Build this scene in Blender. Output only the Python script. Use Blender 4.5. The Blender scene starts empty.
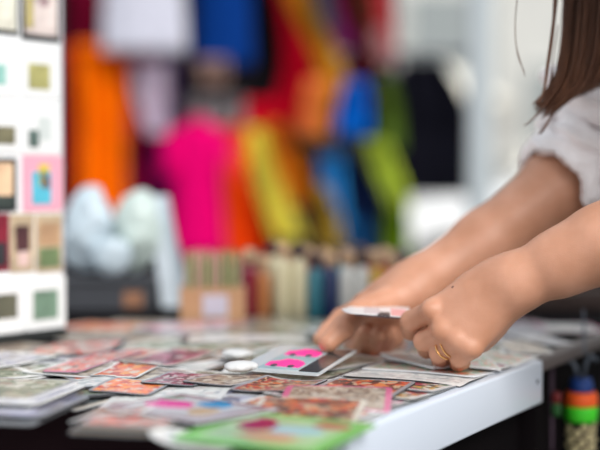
import bpy, bmesh, math, random
import numpy as np
from mathutils import Vector, Matrix, noise as mnoise

random.seed(7); rng = np.random.default_rng(7)
SC = bpy.context.scene; COL = SC.collection

# ---------------------------------------------------------------- camera
F = 85.0/36.0*600.0
CAMZ = 0.924; PITCH = math.radians(2.02)
cam_d = bpy.data.cameras.new('camera'); cam = bpy.data.objects.new('camera', cam_d); COL.objects.link(cam)
cam.location = (0, 0, CAMZ); cam.rotation_euler = (math.pi/2-PITCH, 0, 0)
cam_d.lens = 85; cam_d.sensor_width = 36; cam_d.clip_start = 0.05; cam_d.clip_end = 200
cam_d.dof.use_dof = True; cam_d.dof.focus_distance = 1.165; cam_d.dof.aperture_fstop = 2.3
SC.camera = cam

# ---------------------------------------------------------------- light
w = bpy.data.worlds.new('overcast'); SC.world = w; w.use_nodes = True
nt = w.node_tree; bg = nt.nodes['Background']
tc = nt.nodes.new('ShaderNodeTexCoord'); sx = nt.nodes.new('ShaderNodeSeparateXYZ'); rp = nt.nodes.new('ShaderNodeValToRGB')
nt.links.new(tc.outputs['Generated'], sx.inputs[0]); nt.links.new(sx.outputs['Z'], rp.inputs[0])
rp.color_ramp.elements[0].position = 0.0; rp.color_ramp.elements[0].color = (.80, .82, .84, 1)
rp.color_ramp.elements[1].position = 0.6; rp.color_ramp.elements[1].color = (.86, .93, 1.0, 1)
nt.links.new(rp.outputs[0], bg.inputs['Color']); bg.inputs['Strength'].default_value = 0.84
sun_d = bpy.data.lights.new('sun', 'SUN'); sun = bpy.data.objects.new('sun', sun_d); COL.objects.link(sun)
sun_d.energy = 2.9; sun_d.angle = math.radians(35); sun_d.color = (1, .97, .93)
sun.rotation_euler = Vector((-.5, 0.7, -0.7)).to_track_quat('-Z', 'Y').to_euler()
SC.view_settings.view_transform = 'Standard'; SC.view_settings.look = 'None'
SC.view_settings.gamma = 1; SC.view_settings.use_curve_mapping = False
SC.view_settings.exposure = 0.12

# ---------------------------------------------------------------- helpers
cp, sp = math.cos(PITCH), math.sin(PITCH)
def P(px, py, d):
    """point seen at px,py at distance d (world y)"""
    a = (px-300)/F; b = -(py-225)/F
    v = Vector((a, cp + b*sp, -sp + b*cp))
    return Vector((0, 0, CAMZ)) + v*(d/v.y)
def onplane(px, py, z):
    v = P(px, py, 1) - Vector((0, 0, CAMZ))
    return Vector((0, 0, CAMZ)) + v*((z-CAMZ)/v.z)
def proj(p):
    x, y, z = p[0], p[1], p[2]-CAMZ
    f = y*cp - z*sp; u = y*sp + z*cp
    return 300+F*x/f, 225-F*u/f
def lin(c):
    return tuple(((v/255)/12.92 if v/255 <= .04045 else ((v/255+.055)/1.055)**2.4) for v in c)
MATS = {}
def mat(name, rgb, rough=.6, metal=0, bump=0, bscale=200, var=0, trans=0, sss=0, coat=0, sheen=0, alpha=1):
    if name in MATS: return MATS[name]
    m = bpy.data.materials.new(name); m.use_nodes = True; n = m.node_tree; b = n.nodes['Principled BSDF']
    c = lin(rgb); b.inputs['Base Color'].default_value = (*c, 1)
    b.inputs['Roughness'].default_value = rough; b.inputs['Metallic'].default_value = metal
    b.inputs['Coat Weight'].default_value = coat; b.inputs['Transmission Weight'].default_value = trans
    b.inputs['Subsurface Weight'].default_value = sss; b.inputs['Specular IOR Level'].default_value = .5 if rough < .75 else .06; b.inputs['Sheen Weight'].default_value = sheen
    t = n.nodes.new('ShaderNodeTexCoord'); nz = n.nodes.new('ShaderNodeTexNoise')
    nz.inputs['Scale'].default_value = bscale; n.links.new(t.outputs['Object'], nz.inputs['Vector'])
    if bump:
        bp = n.nodes.new('ShaderNodeBump'); bp.inputs['Strength'].default_value = bump; bp.inputs['Distance'].default_value = .002
        n.links.new(nz.outputs['Fac'], bp.inputs['Height']); n.links.new(bp.outputs[0], b.inputs['Normal'])
    if var:
        r = n.nodes.new('ShaderNodeValToRGB'); r.color_ramp.elements[0].position = .3; r.color_ramp.elements[1].position = .7
        r.color_ramp.elements[0].color = (*[v*(1-var) for v in c], 1); r.color_ramp.elements[1].color = (*[min(1, v*(1+var)) for v in c], 1)
        n2 = n.nodes.new('ShaderNodeTexNoise'); n2.inputs['Scale'].default_value = bscale/8; n.links.new(t.outputs['Object'], n2.inputs['Vector'])
        n.links.new(n2.outputs['Fac'], r.inputs[0]); n.links.new(r.outputs[0], b.inputs['Base Color'])
    MATS[name] = m; return m
def link_mesh(name, me, m=None, parent=None, smooth=False):
    o = bpy.data.objects.new(name, me); COL.objects.link(o)
    if m is not None:
        for k in (m if isinstance(m, (list, tuple)) else [m]): me.materials.append(k)
    if parent: o.parent = parent
    if smooth:
        for p in me.polygons: p.use_smooth = True
    return o
def from_py(name, v, f, m=None, parent=None, smooth=False):
    me = bpy.data.meshes.new(name); me.from_pydata([tuple(x) for x in v], [], f); me.update()
    return link_mesh(name, me, m, parent, smooth)
def from_bm(name, bm, m=None, parent=None, smooth=False):
    me = bpy.data.meshes.new(name); bmesh.ops.recalc_face_normals(bm, faces=bm.faces[:]); bm.to_mesh(me); bm.free()
    return link_mesh(name, me, m, parent, smooth)
def bev_box(bm, lo, hi, bev=.002, seg=2):
    r = bmesh.ops.create_cube(bm, size=1); c = [(a+b)/2 for a, b in zip(lo, hi)]; s = [b-a for a, b in zip(lo, hi)]
    for v in r['verts']: v.co = Vector((c[0]+v.co.x*s[0], c[1]+v.co.y*s[1], c[2]+v.co.z*s[2]))
    if bev:
        es = list({e for v in r['verts'] for e in v.link_edges})
        bmesh.ops.bevel(bm, geom=es, offset=min(bev, min(s)*.45), segments=seg, affect='EDGES', profile=.5)
def empty(name, loc=(0, 0, 0), rz=0):
    o = bpy.data.objects.new(name, None); COL.objects.link(o); o.location = loc; o.rotation_euler = (0, 0, rz); o.empty_display_size = .05; return o
def tag(o, label, cat, group=None):
    o['label'] = label; o['category'] = cat
    if group: o['group'] = group
    return o
def struct(o): o['kind'] = 'structure'; return o
def lathe(bm, prof, cx=0, cy=0, n=20):
    rings = []
    for r, z in prof:
        rings.append([bm.verts.new((cx+r*math.cos(2*math.pi*k/n), cy+r*math.sin(2*math.pi*k/n), z)) for k in range(n)])
    for a, b in zip(rings, rings[1:]):
        for k in range(n): bm.faces.new((a[k], a[(k+1) % n], b[(k+1) % n], b[k]))
    bm.faces.new(rings[0]); bm.faces.new(rings[-1][::-1])
def tube(bm, pts, rad, n=8, cap=True):
    pts = [Vector(p) for p in pts]; rads = rad if isinstance(rad, (list, tuple)) else [rad]*len(pts)
    rings = []; up = Vector((.13, .27, 1)).normalized()
    for i, p in enumerate(pts):
        t = (pts[min(i+1, len(pts)-1)]-pts[max(i-1, 0)]).normalized()
        a = t.cross(up)
        if a.length < .1: a = t.cross(Vector((1, 0, 0)))
        a.normalize(); b = t.cross(a)
        rings.append([bm.verts.new(p+(a*math.cos(2*math.pi*k/n)+b*math.sin(2*math.pi*k/n))*rads[i]) for k in range(n)])
    for A, B in zip(rings, rings[1:]):
        for k in range(n): bm.faces.new((A[k], A[(k+1) % n], B[(k+1) % n], B[k]))
    if cap: bm.faces.new(rings[0][::-1]); bm.faces.new(rings[-1])
def cr(pts, n):
    """catmull-rom resample of vectors"""
    pts = [Vector(p) for p in pts]; out = []; m = len(pts)-1
    for i in range(n):
        t = i/(n-1)*m; k = min(int(t), m-1); u = t-k
        p0 = pts[max(k-1, 0)]; p1 = pts[k]; p2 = pts[k+1]; p3 = pts[min(k+2, m)]
        out.append(.5*((2*p1)+(p2-p0)*u+(2*p0-5*p1+4*p2-p3)*u*u+(3*p1-p0-3*p2+p3)*u**3))
    return out

# ---------- signed-distance modelling for bodies
class Cone:
    def __init__(s, a, b, ra, rb): s.a, s.b, s.ra, s.rb = np.array(a, np.float32), np.array(b, np.float32), ra, rb
    def __call__(s, p):
        ba = s.b-s.a; q = p-s.a; h = np.clip((q@ba)/max(float(ba@ba), 1e-9), 0, 1)
        return np.linalg.norm(q-h[..., None]*ba, axis=-1)-(s.ra+(s.rb-s.ra)*h)
    def box(s):
        r = max(s.ra, s.rb); return np.minimum(s.a, s.b)-r, np.maximum(s.a, s.b)+r
class Ell:
    def __init__(s, c, r, rot=None): s.c, s.r = np.array(c, np.float32), np.array(r, np.float32); s.R = None if rot is None else np.array(rot, np.float32)
    def __call__(s, p):
        q = p-s.c
        if s.R is not None: q = q@s.R
        k0 = np.linalg.norm(q/s.r, axis=-1); k1 = np.linalg.norm(q/(s.r*s.r), axis=-1)
        return k0*(k0-1)/np.maximum(k1, 1e-6)
    def box(s): r = float(s.r.max()); return s.c-r, s.c+r
def smin(a, b, k):
    h = np.maximum(k-np.abs(a-b), 0)/k
    return np.minimum(a, b)-h*h*k*.25
def blend(prims, k):
    def f(p):
        d = None
        for q in prims:
            e = q(p); d = e if d is None else (smin(d, e, k) if k > 0 else np.minimum(d, e))
        return d
    f.prims = prims; return f
def boxes(prims):
    lo, hi = zip(*[q.box() for q in prims]); return np.min(lo, 0), np.max(hi, 0)
def surface(fn, lo, hi, h):
    lo = np.array(lo)-2*h; n = np.ceil((np.array(hi)+2*h-lo)/h).astype(int)+1
    V = np.empty(n, np.float32)
    ys, zs = np.meshgrid(lo[1]+np.arange(n[1])*h, lo[2]+np.arange(n[2])*h, indexing='ij')
    ch = max(1, int(400000/(n[1]*n[2])))
    for i in range(0, n[0], ch):
        xs = lo[0]+np.arange(i, min(i+ch, n[0]))*h
        p = np.empty((len(xs), n[1], n[2], 3), np.float32)
        p[..., 0] = xs[:, None, None]; p[..., 1] = ys[None]; p[..., 2] = zs[None]
        V[i:i+len(xs)] = fn(p)
    S = V < 0
    c = S[:-1, :-1, :-1]; anyv = np.zeros_like(c); allv = np.ones_like(c)
    for dx in (0, 1):
        for dy in (0, 1):
            for dz in (0, 1):
                s = S[dx:n[0]-1+dx, dy:n[1]-1+dy, dz:n[2]-1+dz]; anyv |= s; allv &= s
    act = anyv & ~allv; idx = -np.ones(act.shape, int); cells = np.argwhere(act); idx[act] = np.arange(len(cells))
    acc = np.zeros((len(cells), 3)); cnt = np.zeros(len(cells))
    cs = [(a, b, d) for a in (0, 1) for b in (0, 1) for d in (0, 1)]
    for a in cs:
        for ax in range(3):
            if a[ax]: continue
            b = list(a); b[ax] = 1
            va = V[tuple((cells+np.array(a)).T)]; vb = V[tuple((cells+np.array(b)).T)]
            x = (va < 0) != (vb < 0); t = np.where(x, va/np.where(va == vb, 1, va-vb), 0)
            pt = np.array(a, float)[None].repeat(len(cells), 0); pt[:, ax] += t
            acc[x] += pt[x]; cnt[x] += 1
    verts = lo+(cells+acc/cnt[:, None])*h
    faces = []
    for ax in range(3):
        o = [1, 1, 1]; sl0 = [slice(1, -1)]*3; 
        A = [slice(1, n[k]-1) for k in range(3)]; A[ax] = slice(0, n[ax]-1); B = list(A); B[ax] = slice(1, n[ax])
        x = S[tuple(A)] != S[tuple(B)]; e = np.argwhere(x); off = np.array([1, 1, 1]); off[ax] = 0; e = e+off
        ins = S[tuple(e.T)]
        u, v = [(1, 2), (2, 0), (0, 1)][ax]
        U = np.zeros(3, int); U[u] = 1; W = np.zeros(3, int); W[v] = 1
        q = np.stack([idx[tuple((e-U-W).T)], idx[tuple((e-W).T)], idx[tuple(e.T)], idx[tuple((e-U).T)]], 1)
        q[~ins] = q[~ins][:, ::-1]; faces.append(q)
    return verts, np.concatenate(faces)
def join_np(name, parts, m, parent=None):
    vs, fs, o = [], [], 0
    for v, f in parts: vs.append(v); fs.append(f+o); o += len(v)
    v = np.concatenate(vs); f = np.concatenate(fs)
    me = bpy.data.meshes.new(name); me.vertices.add(len(v)); me.vertices.foreach_set('co', v.astype(np.float32).ravel())
    me.loops.add(len(f)*4); me.loops.foreach_set('vertex_index', f.astype(np.int32).ravel())
    me.polygons.add(len(f)); me.polygons.foreach_set('loop_start', np.arange(0, len(f)*4, 4, dtype=np.int32))
    me.polygons.foreach_set('loop_total', np.full(len(f), 4, np.int32))
    me.update(calc_edges=True); me.validate()
    return link_mesh(name, me, m, parent, True)
def smooth_np(v, f, it=2, lam=.5):
    for _ in range(it):
        s = np.zeros_like(v); c = np.zeros(len(v))
        for a, b in ((0, 1), (1, 2), (2, 3), (3, 0)):
            np.add.at(s, f[:, a], v[f[:, b]]); np.add.at(s, f[:, b], v[f[:, a]]); np.add.at(c, f[:, a], 1); np.add.at(c, f[:, b], 1)
        v = v+(s/c[:, None]-v)*lam
    return v

# ================================================================ SETTING
asphalt = mat('asphalt', (120, 118, 115), .9, bump=.5, bscale=60, var=.15)
bm = bmesh.new(); bev_box(bm, (-12, -3, -.1), (20, 26, 0), 0); struct(from_bm('floor', bm, asphalt))
tarp = mat('dark_tarp', (46, 46, 50), .8, bump=.3, bscale=30, var=.2)
# dark partition behind the clothes, slightly rippled
v, f = [], []
nx, nz = 90, 10
for s in (0, 1):
    for j in range(nz+1):
        for i in range(nx+1):
            x = -2.2+2.52*i/nx; z = 2.6*j/nz
            v.append((x, 4.75+.03*math.sin(x*17)+s*.02, z))
N1 = (nx+1)*(nz+1)
for j in range(nz):
    for i in range(nx):
        a = j*(nx+1)+i; f.append((a, a+1, a+nx+2, a+nx+1)); f.append((N1+a, N1+a+nx+1, N1+a+nx+2, N1+a+1))
for j in range(nz):
    for i in (0, nx):
        a = j*(nx+1)+i; f.append((a, a+nx+1, N1+a+nx+1, N1+a))
for i in range(nx):
    for j in (0, nz):
        a = j*(nx+1)+i; f.append((a, a+1, N1+a+1, N1+a))
struct(from_py('wall_back', v, f, tarp, smooth=True))

# ---- far building across the street
plaster = mat('pale_plaster', (206, 205, 200), .85, bump=.2, bscale=20, var=.05)
bld = empty('building', (3.5, 17, 0)); tag(bld, 'pale plastered building across the street behind the tent pole', 'building')
bm = bmesh.new(); bev_box(bm, (-5, 0, 0), (9, 3, 8), .02); from_bm('wall', bm, plaster, bld)
glass = mat('dim_glass', (150, 156, 156), .15, var=.1)
bm = bmesh.new(); bev_box(bm, (-5, -1.3, 1.55), (-1.15, 0, 1.68), .02); from_bm('awning', bm, mat('awning_grey', (176, 172, 164), .8), bld)
bm = bmesh.new(); bev_box(bm, (-5, -.06, 0), (9, 0, .45), .01); from_bm('plinth', bm, mat('plinth_grey', (150, 148, 142), .8), bld)
for x0, z0, wd, ht in ((-2.2, 1.9, 1.0, 1.2), (-.75, .7, .35, 1.5), (.7, .9, .9, 1.4), (2.4, .9, .9, 1.4)):
    bm = bmesh.new(); bev_box(bm, (x0-.06, -.05, z0-.06), (x0+wd+.06, .03, z0+ht+.06), .01); fr = from_bm('window_frame', bm, mat('frame_white', (214, 214, 208), .5), bld)
    bm = bmesh.new(); bev_box(bm, (x0, -.07, z0), (x0+wd, -.04, z0+ht), .004); from_bm('pane', bm, glass, fr)

# ---- white parked car
car = empty('car', (1.97, 7.2, 0)); tag(car, 'bright white parked car out of focus behind the forearms', 'car')
white_car = mat('car_white', (255, 255, 255), .15, coat=1)
prof = [(-1.95, .38), (-1.98, .56), (-1.85, .72), (-1.3, .84), (-1.0, .89), (-.62, 1.16), (-.25, 1.38), (.6, 1.42), (1.3, 1.3), (1.75, .98), (1.95, .9), (2.0, .5), (1.95, .36)]
bm = bmesh.new()
def carring(y, ins):
    return [bm.verts.new((x*(1-ins*.03), y, .36+(z-.36)*(1-ins*.04 if z < .95 else 1-ins*.06))) for x, z in prof]
R0 = [carring(y, i) for y, i in ((-.86, 3), (-.82, 1), (-.6, 0), (.6, 0), (.82, 1), (.86, 3))]
for a, b in zip(R0, R0[1:]):
    for k in range(len(prof)): bm.faces.new((a[k], a[(k+1) % len(prof)], b[(k+1) % len(prof)], b[k]))
bm.faces.new(R0[0]); bm.faces.new(R0[-1][::-1]); from_bm('body', bm, white_car, car)
bm = bmesh.new(); bev_box(bm, (-1.99, -.90, .20), (1.98, -.80, .53), .02); from_bm('lower_cladding', bm, mat('cladding', (30, 34, 36), .6), car)
bm = bmesh.new(); bev_box(bm, (-2.02, -.84, .20), (-1.90, .84, .57), .02); from_bm('bumper', bm, mat('cladding', (30, 34, 36), .6), car)
bm = bmesh.new()
for q in ([(-.75, .98), (-.3, 1.3), (.1, 1.33), (.1, .96)], [(.18, .96), (.18, 1.33), (.8, 1.33), (1.25, .98)]):
    a = [bm.verts.new((x, -.885, z)) for x, z in q]; b = [bm.verts.new((x, -.84, z)) for x, z in q]
    bm.faces.new(a); bm.faces.new(b[::-1])
    for k in range(4): bm.faces.new((a[k], a[(k+1) % 4], b[(k+1) % 4], b[k]))
from_bm('side_windows', bm, mat('car_glass', (190, 215, 225), .05, coat=1), car)
for x in (-1.25, 1.25):
    for y in (-.82, .82):
        bm = bmesh.new(); lathe(bm, [(.1, -.1), (.3, -.1), (.33, -.06), (.33, .06), (.3, .1), (.1, .1)], n=28)
        o = from_bm('wheel', bm, mat('tyre', (28, 28, 30), .8), car, True); o.rotation_euler = (math.pi/2, 0, 0); o.location = (x, y, .33)

# ---- parasol and shrub across the street
pa = P(436, 60, 11); par = empty('parasol', (pa.x, pa.y, 0)); tag(par, 'cream open parasol far behind, left of the tent pole', 'parasol')
bm = bmesh.new(); top = bm.verts.new((0, 0, pa.z)); r1, r2 = [], []
for k in range(16):
    a = 2*math.pi*k/16; r1.append(bm.verts.new((.3*math.cos(a), .3*math.sin(a), pa.z-.16))); r2.append(bm.verts.new((.56*math.cos(a), .56*math.sin(a), pa.z-.34+.02*(k % 2))))
for k in range(16): bm.faces.new((top, r1[k], r1[(k+1) % 16])); bm.faces.new((r1[k], r2[k], r2[(k+1) % 16], r1[(k+1) % 16]))
cn = from_bm('canopy', bm, mat('canvas_cream', (250, 244, 228), .8), par); md = cn.modifiers.new('thick', 'SOLIDIFY'); md.thickness = .008
bm = bmesh.new(); tube(bm, [(0, 0, .02), (0, 0, pa.z-.01)], .02, 10); from_bm('post', bm, mat('pole_grey', (178, 186, 190), .45), par)
bm = bmesh.new(); lathe(bm, [(.05, 0), (.24, 0), (.24, .05), (.05, .08)], n=24); from_bm('base', bm, mat('plinth_grey', (150, 148, 142), .8), par, True)
# ---- stall pole
pole = empty('tent_pole', tuple(P(479, 225, 3.1).xy)+(0,)); tag(pole, 'pale grey vertical tent pole between the clothes and the street', 'pole')
bm = bmesh.new(); bev_box(bm, (-.0265, -.02, 0.01), (.0265, .02, 2.5), .004); from_bm('post', bm, mat('pole_grey', (178, 186, 190), .45), pole)
bm = bmesh.new(); bev_box(bm, (-.07, -.07, 0), (.07, .07, .012), .003); from_bm('foot_plate', bm, mat('pole_foot', (120, 124, 126), .5), pole)

# ================================================================ TABLES
U = Vector((.2, .389)).normalized(); W = Vector((-.905, .425)).normalized()
W = (W - U*W.dot(U)).normalized()          # square to the white end board
NC = Vector((.028, .933))+W*.016                  # near corner
TZ = .75; RZ = math.atan2(U.y, U.x)        # local x = U, local y = W (left)
def T(u, w, z=0): q = NC+U*u+W*w; return Vector((q.x, q.y, z))
def tl(p): q = Vector((p[0], p[1]))-NC; return q.dot(U), q.dot(W)
LA = .437
black_cloth = mat('black_cloth', (12, 8, 10), .9, bump=.3, bscale=500)
maroon_cloth = mat('brown_black_cloth', (36, 22, 26), .85, bump=.3, bscale=500)
board_white = mat('white_laminate', (208, 216, 228), .35, bump=.02, bscale=60)
def skirt(name, m, parent, pts, ztop, zbot, amp=.006):
    """hanging cloth following a local polyline, with soft pleats"""
    v, f = [], []; path = []
    for a, b in zip(pts, pts[1:]):
        a = Vector(a); b = Vector(b); n = max(2, int((b-a).length/.012)); t = (b-a).normalized(); nr = Vector((t.y, -t.x))
        for i in range(n+(b == Vector(pts[-1]))): path.append((a.lerp(b, i/n), nr))
    rows = 12
    for s in (0, 1):
        for j in range(rows+1):
            zz = ztop+(zbot-ztop)*j/rows; k = (j/rows)
            for i, (q, nr) in enumerate(path):
                e = amp*k*(math.sin(i*.55)+.6*math.sin(i*.23+1))+amp*k*1.6+(.0025 if s == 0 else 0)
                q2 = q+nr*e; v.append((q2.x, q2.y, zz))
    n = len(path); N1 = n*(rows+1)
    for j in range(rows):
        for i in range(n-1):
            a = j*n+i; f.append((a, a+1, a+n+1, a+n)); f.append((N1+a, N1+a+n, N1+a+n+1, N1+a+1))
    for i in range(n-1):
        for j in (0, rows): a = j*n+i; f.append((a, a+1, N1+a+1, N1+a))
    for j in range(rows):
        for i in (0, n-1): a = j*n+i; f.append((a, a+n, N1+a+n, N1+a))
    return from_py(name, v, f, m, parent, True)
def table(name, label, u0, u1, w0, w1, ztop, cloth, open_side):
    t = empty(name, T(u0, w0, 0), RZ); tag(t, label, 'table'); L = u1-u0; D = w1-w0
    bm = bmesh.new(); bev_box(bm, (0, 0, ztop-.022), (L, D, ztop), .003); from_bm('tabletop', bm, cloth, t)
    for a, b in ((.05, .06), (L-.05, .06), (.05, D-.06), (L-.05, D-.06)):
        bm = bmesh.new(); lathe(bm, [(.016, 0), (.018, .004), (.016, .02), (.014, .03), (.014, ztop-.023)], a, b, 14)
        from_bm('leg', bm, mat('leg_metal', (70, 70, 74), .4, 1), t, True)
    return t, L, D
tA, LL, DD = table('market_table', 'market table with white end board and dark cloth, covered in picture cards', 0, LA, 0, 1.15, TZ, black_cloth, 0)
skirt('cloth_skirt', maroon_cloth, tA, [(0, DD), (0, 0)], TZ-.001, .08)
skirt('side_skirt', black_cloth, tA, [(0.012, .014), (LL+.012, .014)], TZ-.012, .06, .004)
bm = bmesh.new(); bev_box(bm, (.012, -.016, TZ-.0395), (LL, .0, TZ+.001), .0025, 3); eb = from_bm('end_board', bm, board_white, tA, True)
bm = bmesh.new(); lathe(bm, [(.0005, 0), (.0022, 0), (.0022, .0008), (.0005, .0012)], n=12)
sc = from_bm('screw', bm, mat('screw_metal', (120, 124, 130), .3, 1), eb); sc.rotation_euler = (math.pi/2, 0, 0); sc.location = (LL-.018, -.016, TZ-.017)
tB, LB, DB = table('market_table', 'second market table under black cloth, behind the white end board, holding the bottles and sticks', LA+.004, 1.0, .0, 1.3, TZ-.002, black_cloth, 0)
skirt('cloth_skirt', black_cloth, tB, [(.02, .35), (.02, .004), (LB, .004)], TZ-.004, .06, .008)
bm = bmesh.new(); bev_box(bm, (0.0, -.014, TZ-.012), (LB, .004, TZ+.001), .003); from_bm('edge_strip', bm, mat('edge_brown', (92, 80, 76), .55), tB)

# ================================================================ CARDS
RAMPS = {
 'orange':   ('orange and salmon', [(236, 108, 50), (240, 140, 100), (222, 196, 180), (200, 66, 44), (242, 150, 60)]),
 'salmon':   ('salmon pink', [(226, 140, 120), (210, 180, 170), (226, 100, 84), (200, 196, 190), (150, 110, 100)]),
 'maroon':   ('maroon and mauve', [(150, 56, 84), (190, 120, 140), (120, 50, 64), (196, 180, 180), (100, 60, 70)]),
 'sage':     ('sage green', [(120, 130, 104), (170, 172, 150), (90, 110, 84), (196, 196, 186), (130, 110, 90)]),
 'lilac':    ('grey lilac', [(140, 140, 164), (180, 180, 196), (110, 110, 128), (204, 204, 208), (160, 150, 150)]),
 'beige':    ('beige and brown', [(186, 168, 148), (204, 192, 178), (150, 126, 108), (170, 150, 130), (120, 100, 88)]),
 'white':    ('off-white', [(226, 226, 222), (206, 208, 206), (236, 236, 232), (180, 184, 186), (214, 206, 204)]),
 'dark':     ('charcoal and teal', [(40, 48, 54), (60, 90, 98), (84, 90, 92), (30, 30, 34), (150, 156, 156)]),
 'green':    ('leaf green', [(130, 196, 110), (170, 210, 150), (90, 160, 80), (210, 220, 200), (160, 60, 80)]),
 'pink':     ('pink and white', [(226, 84, 140), (232, 190, 200), (240, 230, 230), (180, 90, 110), (120, 120, 110)]),
 'brown':    ('brown and orange', [(140, 90, 66), (206, 110, 60), (90, 60, 50), (190, 160, 130), (170, 50, 50)]),
 'multi':    ('many-coloured', [(190, 60, 80), (90, 130, 90), (220, 170, 80), (60, 60, 66), (220, 214, 204)]),
 'rust':     ('rust red', [(206, 74, 44), (226, 130, 70), (110, 50, 40), (200, 170, 140), (60, 44, 40)]),
 'pastel':   ('pastel green and pink', [(170, 206, 170), (230, 180, 180), (214, 226, 214), (232, 150, 120), (150, 180, 150)]),
}
def art_mat(key, border, scale=9.0, dx=0.0):
    nm = 'art_%s_%s_%g' % (key, border, scale)
    if nm in MATS: return MATS[nm]
    m = bpy.data.materials.new(nm); m.use_nodes = True; n = m.node_tree; b = n.nodes['Principled BSDF']; L = n.links
    uv = n.nodes.new('ShaderNodeUVMap'); oi = n.nodes.new('ShaderNodeObjectInfo')
    add = n.nodes.new('ShaderNodeVectorMath'); add.operation = 'ADD'
    mul = n.nodes.new('ShaderNodeMath'); mul.operation = 'MULTIPLY'; mul.inputs[1].default_value = 37
    L.new(oi.outputs['Random'], mul.inputs[0]); cmb = n.nodes.new('ShaderNodeCombineXYZ')
    L.new(mul.outputs[0], cmb.inputs[0]); L.new(mul.outputs[0], cmb.inputs[1]); L.new(uv.outputs[0], add.inputs[0]); L.new(cmb.outputs[0], add.inputs[1])
    nz = n.nodes.new('ShaderNodeTexNoise'); nz.inputs['Scale'].default_value = 5; L.new(add.outputs[0], nz.inputs['Vector'])
    ad2 = n.nodes.new('ShaderNodeVectorMath'); ad2.operation = 'MULTIPLY_ADD'; ad2.inputs[1].default_value = (.25, .25, 0)
    L.new(nz.outputs['Color'], ad2.inputs[0]); L.new(add.outputs[0], ad2.inputs[2])
    vo = n.nodes.new('ShaderNodeTexVoronoi'); vo.inputs['Scale'].default_value = scale*1.25; vo.distance = 'CHEBYCHEV' if key in ('orange', 'beige', 'lilac', 'multi', 'brown', 'pink', 'pastel') else 'EUCLIDEAN'; L.new(ad2.outputs[0], vo.inputs['Vector'])
    sp_ = n.nodes.new('ShaderNodeSeparateColor'); L.new(vo.outputs['Color'], sp_.inputs[0])
    r = n.nodes.new('ShaderNodeValToRGB'); r.color_ramp.interpolation = 'CONSTANT'; cols = RAMPS[key][1]
    e = r.color_ramp.elements; e[0].color = (*lin(cols[0]), 1); e[1].position = .2; e[1].color = (*lin(cols[1]), 1)
    for i in range(2, 5):
        k = e.new(i*.2); k.color = (*lin(cols[i]), 1)
    L.new(sp_.outputs[0], r.inputs[0])
    # printed border
    s = n.nodes.new('ShaderNodeSeparateXYZ'); L.new(uv.outputs[0], s.inputs[0]); prev = None
    for ax, wd in (('X', .06), ('Y', .05)):
        a = n.nodes.new('ShaderNodeMath'); a.operation = 'SUBTRACT'; a.inputs[1].default_value = .5; L.new(s.outputs[ax], a.inputs[0])
        c = n.nodes.new('ShaderNodeMath'); c.operation = 'ABSOLUTE'; L.new(a.outputs[0], c.inputs[0])
        g = n.nodes.new('ShaderNodeMath'); g.operation = 'GREATER_THAN'; g.inputs[1].default_value = .5-wd; L.new(c.outputs[0], g.inputs[0])
        if prev is None: prev = g
        else:
            mx = n.nodes.new('ShaderNodeMath'); mx.operation = 'MAXIMUM'; L.new(prev.outputs[0], mx.inputs[0]); L.new(g.outputs[0], mx.inputs[1]); prev = mx
    mix = n.nodes.new('ShaderNodeMix'); mix.data_type = 'RGBA'; L.new(prev.outputs[0], mix.inputs['Factor'])
    L.new(r.outputs[0], mix.inputs['A']); mix.inputs['B'].default_value = (*lin(BORD[border]), 1)
    L.new(mix.outputs['Result'], b.inputs['Base Color']); b.inputs['Roughness'].default_value = .32; b.inputs['Coat Weight'].default_value = .35
    b.inputs['Coat Roughness'].default_value = .12
    MATS[nm] = m; return m
BORD = {'white': (228, 228, 226), 'grey': (150, 152, 158), 'maroon': (110, 24, 50), 'green': (126, 196, 104), 'black': (34, 34, 38), 'pink': (206, 96, 140), 'cream': (214, 204, 188)}
EDGE = {k: mat('edge_'+k, c, .5) for k, c in (('white', (222, 222, 224)), ('grey', (120, 122, 126)), ('dark', (52, 54, 58)), ('lilac', (176, 176, 196)), ('tan', (168, 150, 130)))}
def card_mesh(wd, ln, th, zz):
    """card with rounded corners, gently bent; top face unwrapped 0..1"""
    me = bpy.data.meshes.new('picture_card'); bm = bmesh.new(); n = NG
    uvl = bm.loops.layers.uv.new('UVMap'); top, bot = [], []
    def pos(i, j):
        x = -wd/2+wd*i/n; y = -ln/2+ln*j/n; r = .003
        if i in (0, n) and j in (0, n): x -= math.copysign(r*.5, x); y -= math.copysign(r*.5, y)
        return x, y, zz[j][i]
    for j in range(n+1):
        for i in range(n+1):
            x, y, z = pos(i, j); top.append(bm.verts.new((x, y, z+th))); bot.append(bm.verts.new((x, y, z)))
    for j in range(n):
        for i in range(n):
            a = j*(n+1)+i
            fc = bm.faces.new((top[a], top[a+1], top[a+n+2], top[a+n+1])); fc.material_index = 0
            for lp, (ii, jj) in zip(fc.loops, ((i, j), (i+1, j), (i+1, j+1), (i, j+1))): lp[uvl].uv = (ii/n, jj/n)
            fc = bm.faces.new((bot[a+n+1], bot[a+n+2], bot[a+1], bot[a])); fc.material_index = 1
    ring = [j for j in range(n+1)]+[(j+1)*(n+1)-1+0 for j in range(1, n+1)]+[n*(n+1)+i for i in range(n-1, -1, -1)]+[j*(n+1) for j in range(n-1, 0, -1)]
    for a, b in zip(ring, ring[1:]+ring[:1]):
        fc = bm.faces.new((bot[a], bot[b], top[b], top[a])); fc.material_index = 1
    bm.to_mesh(me); bm.free(); return me
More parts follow.
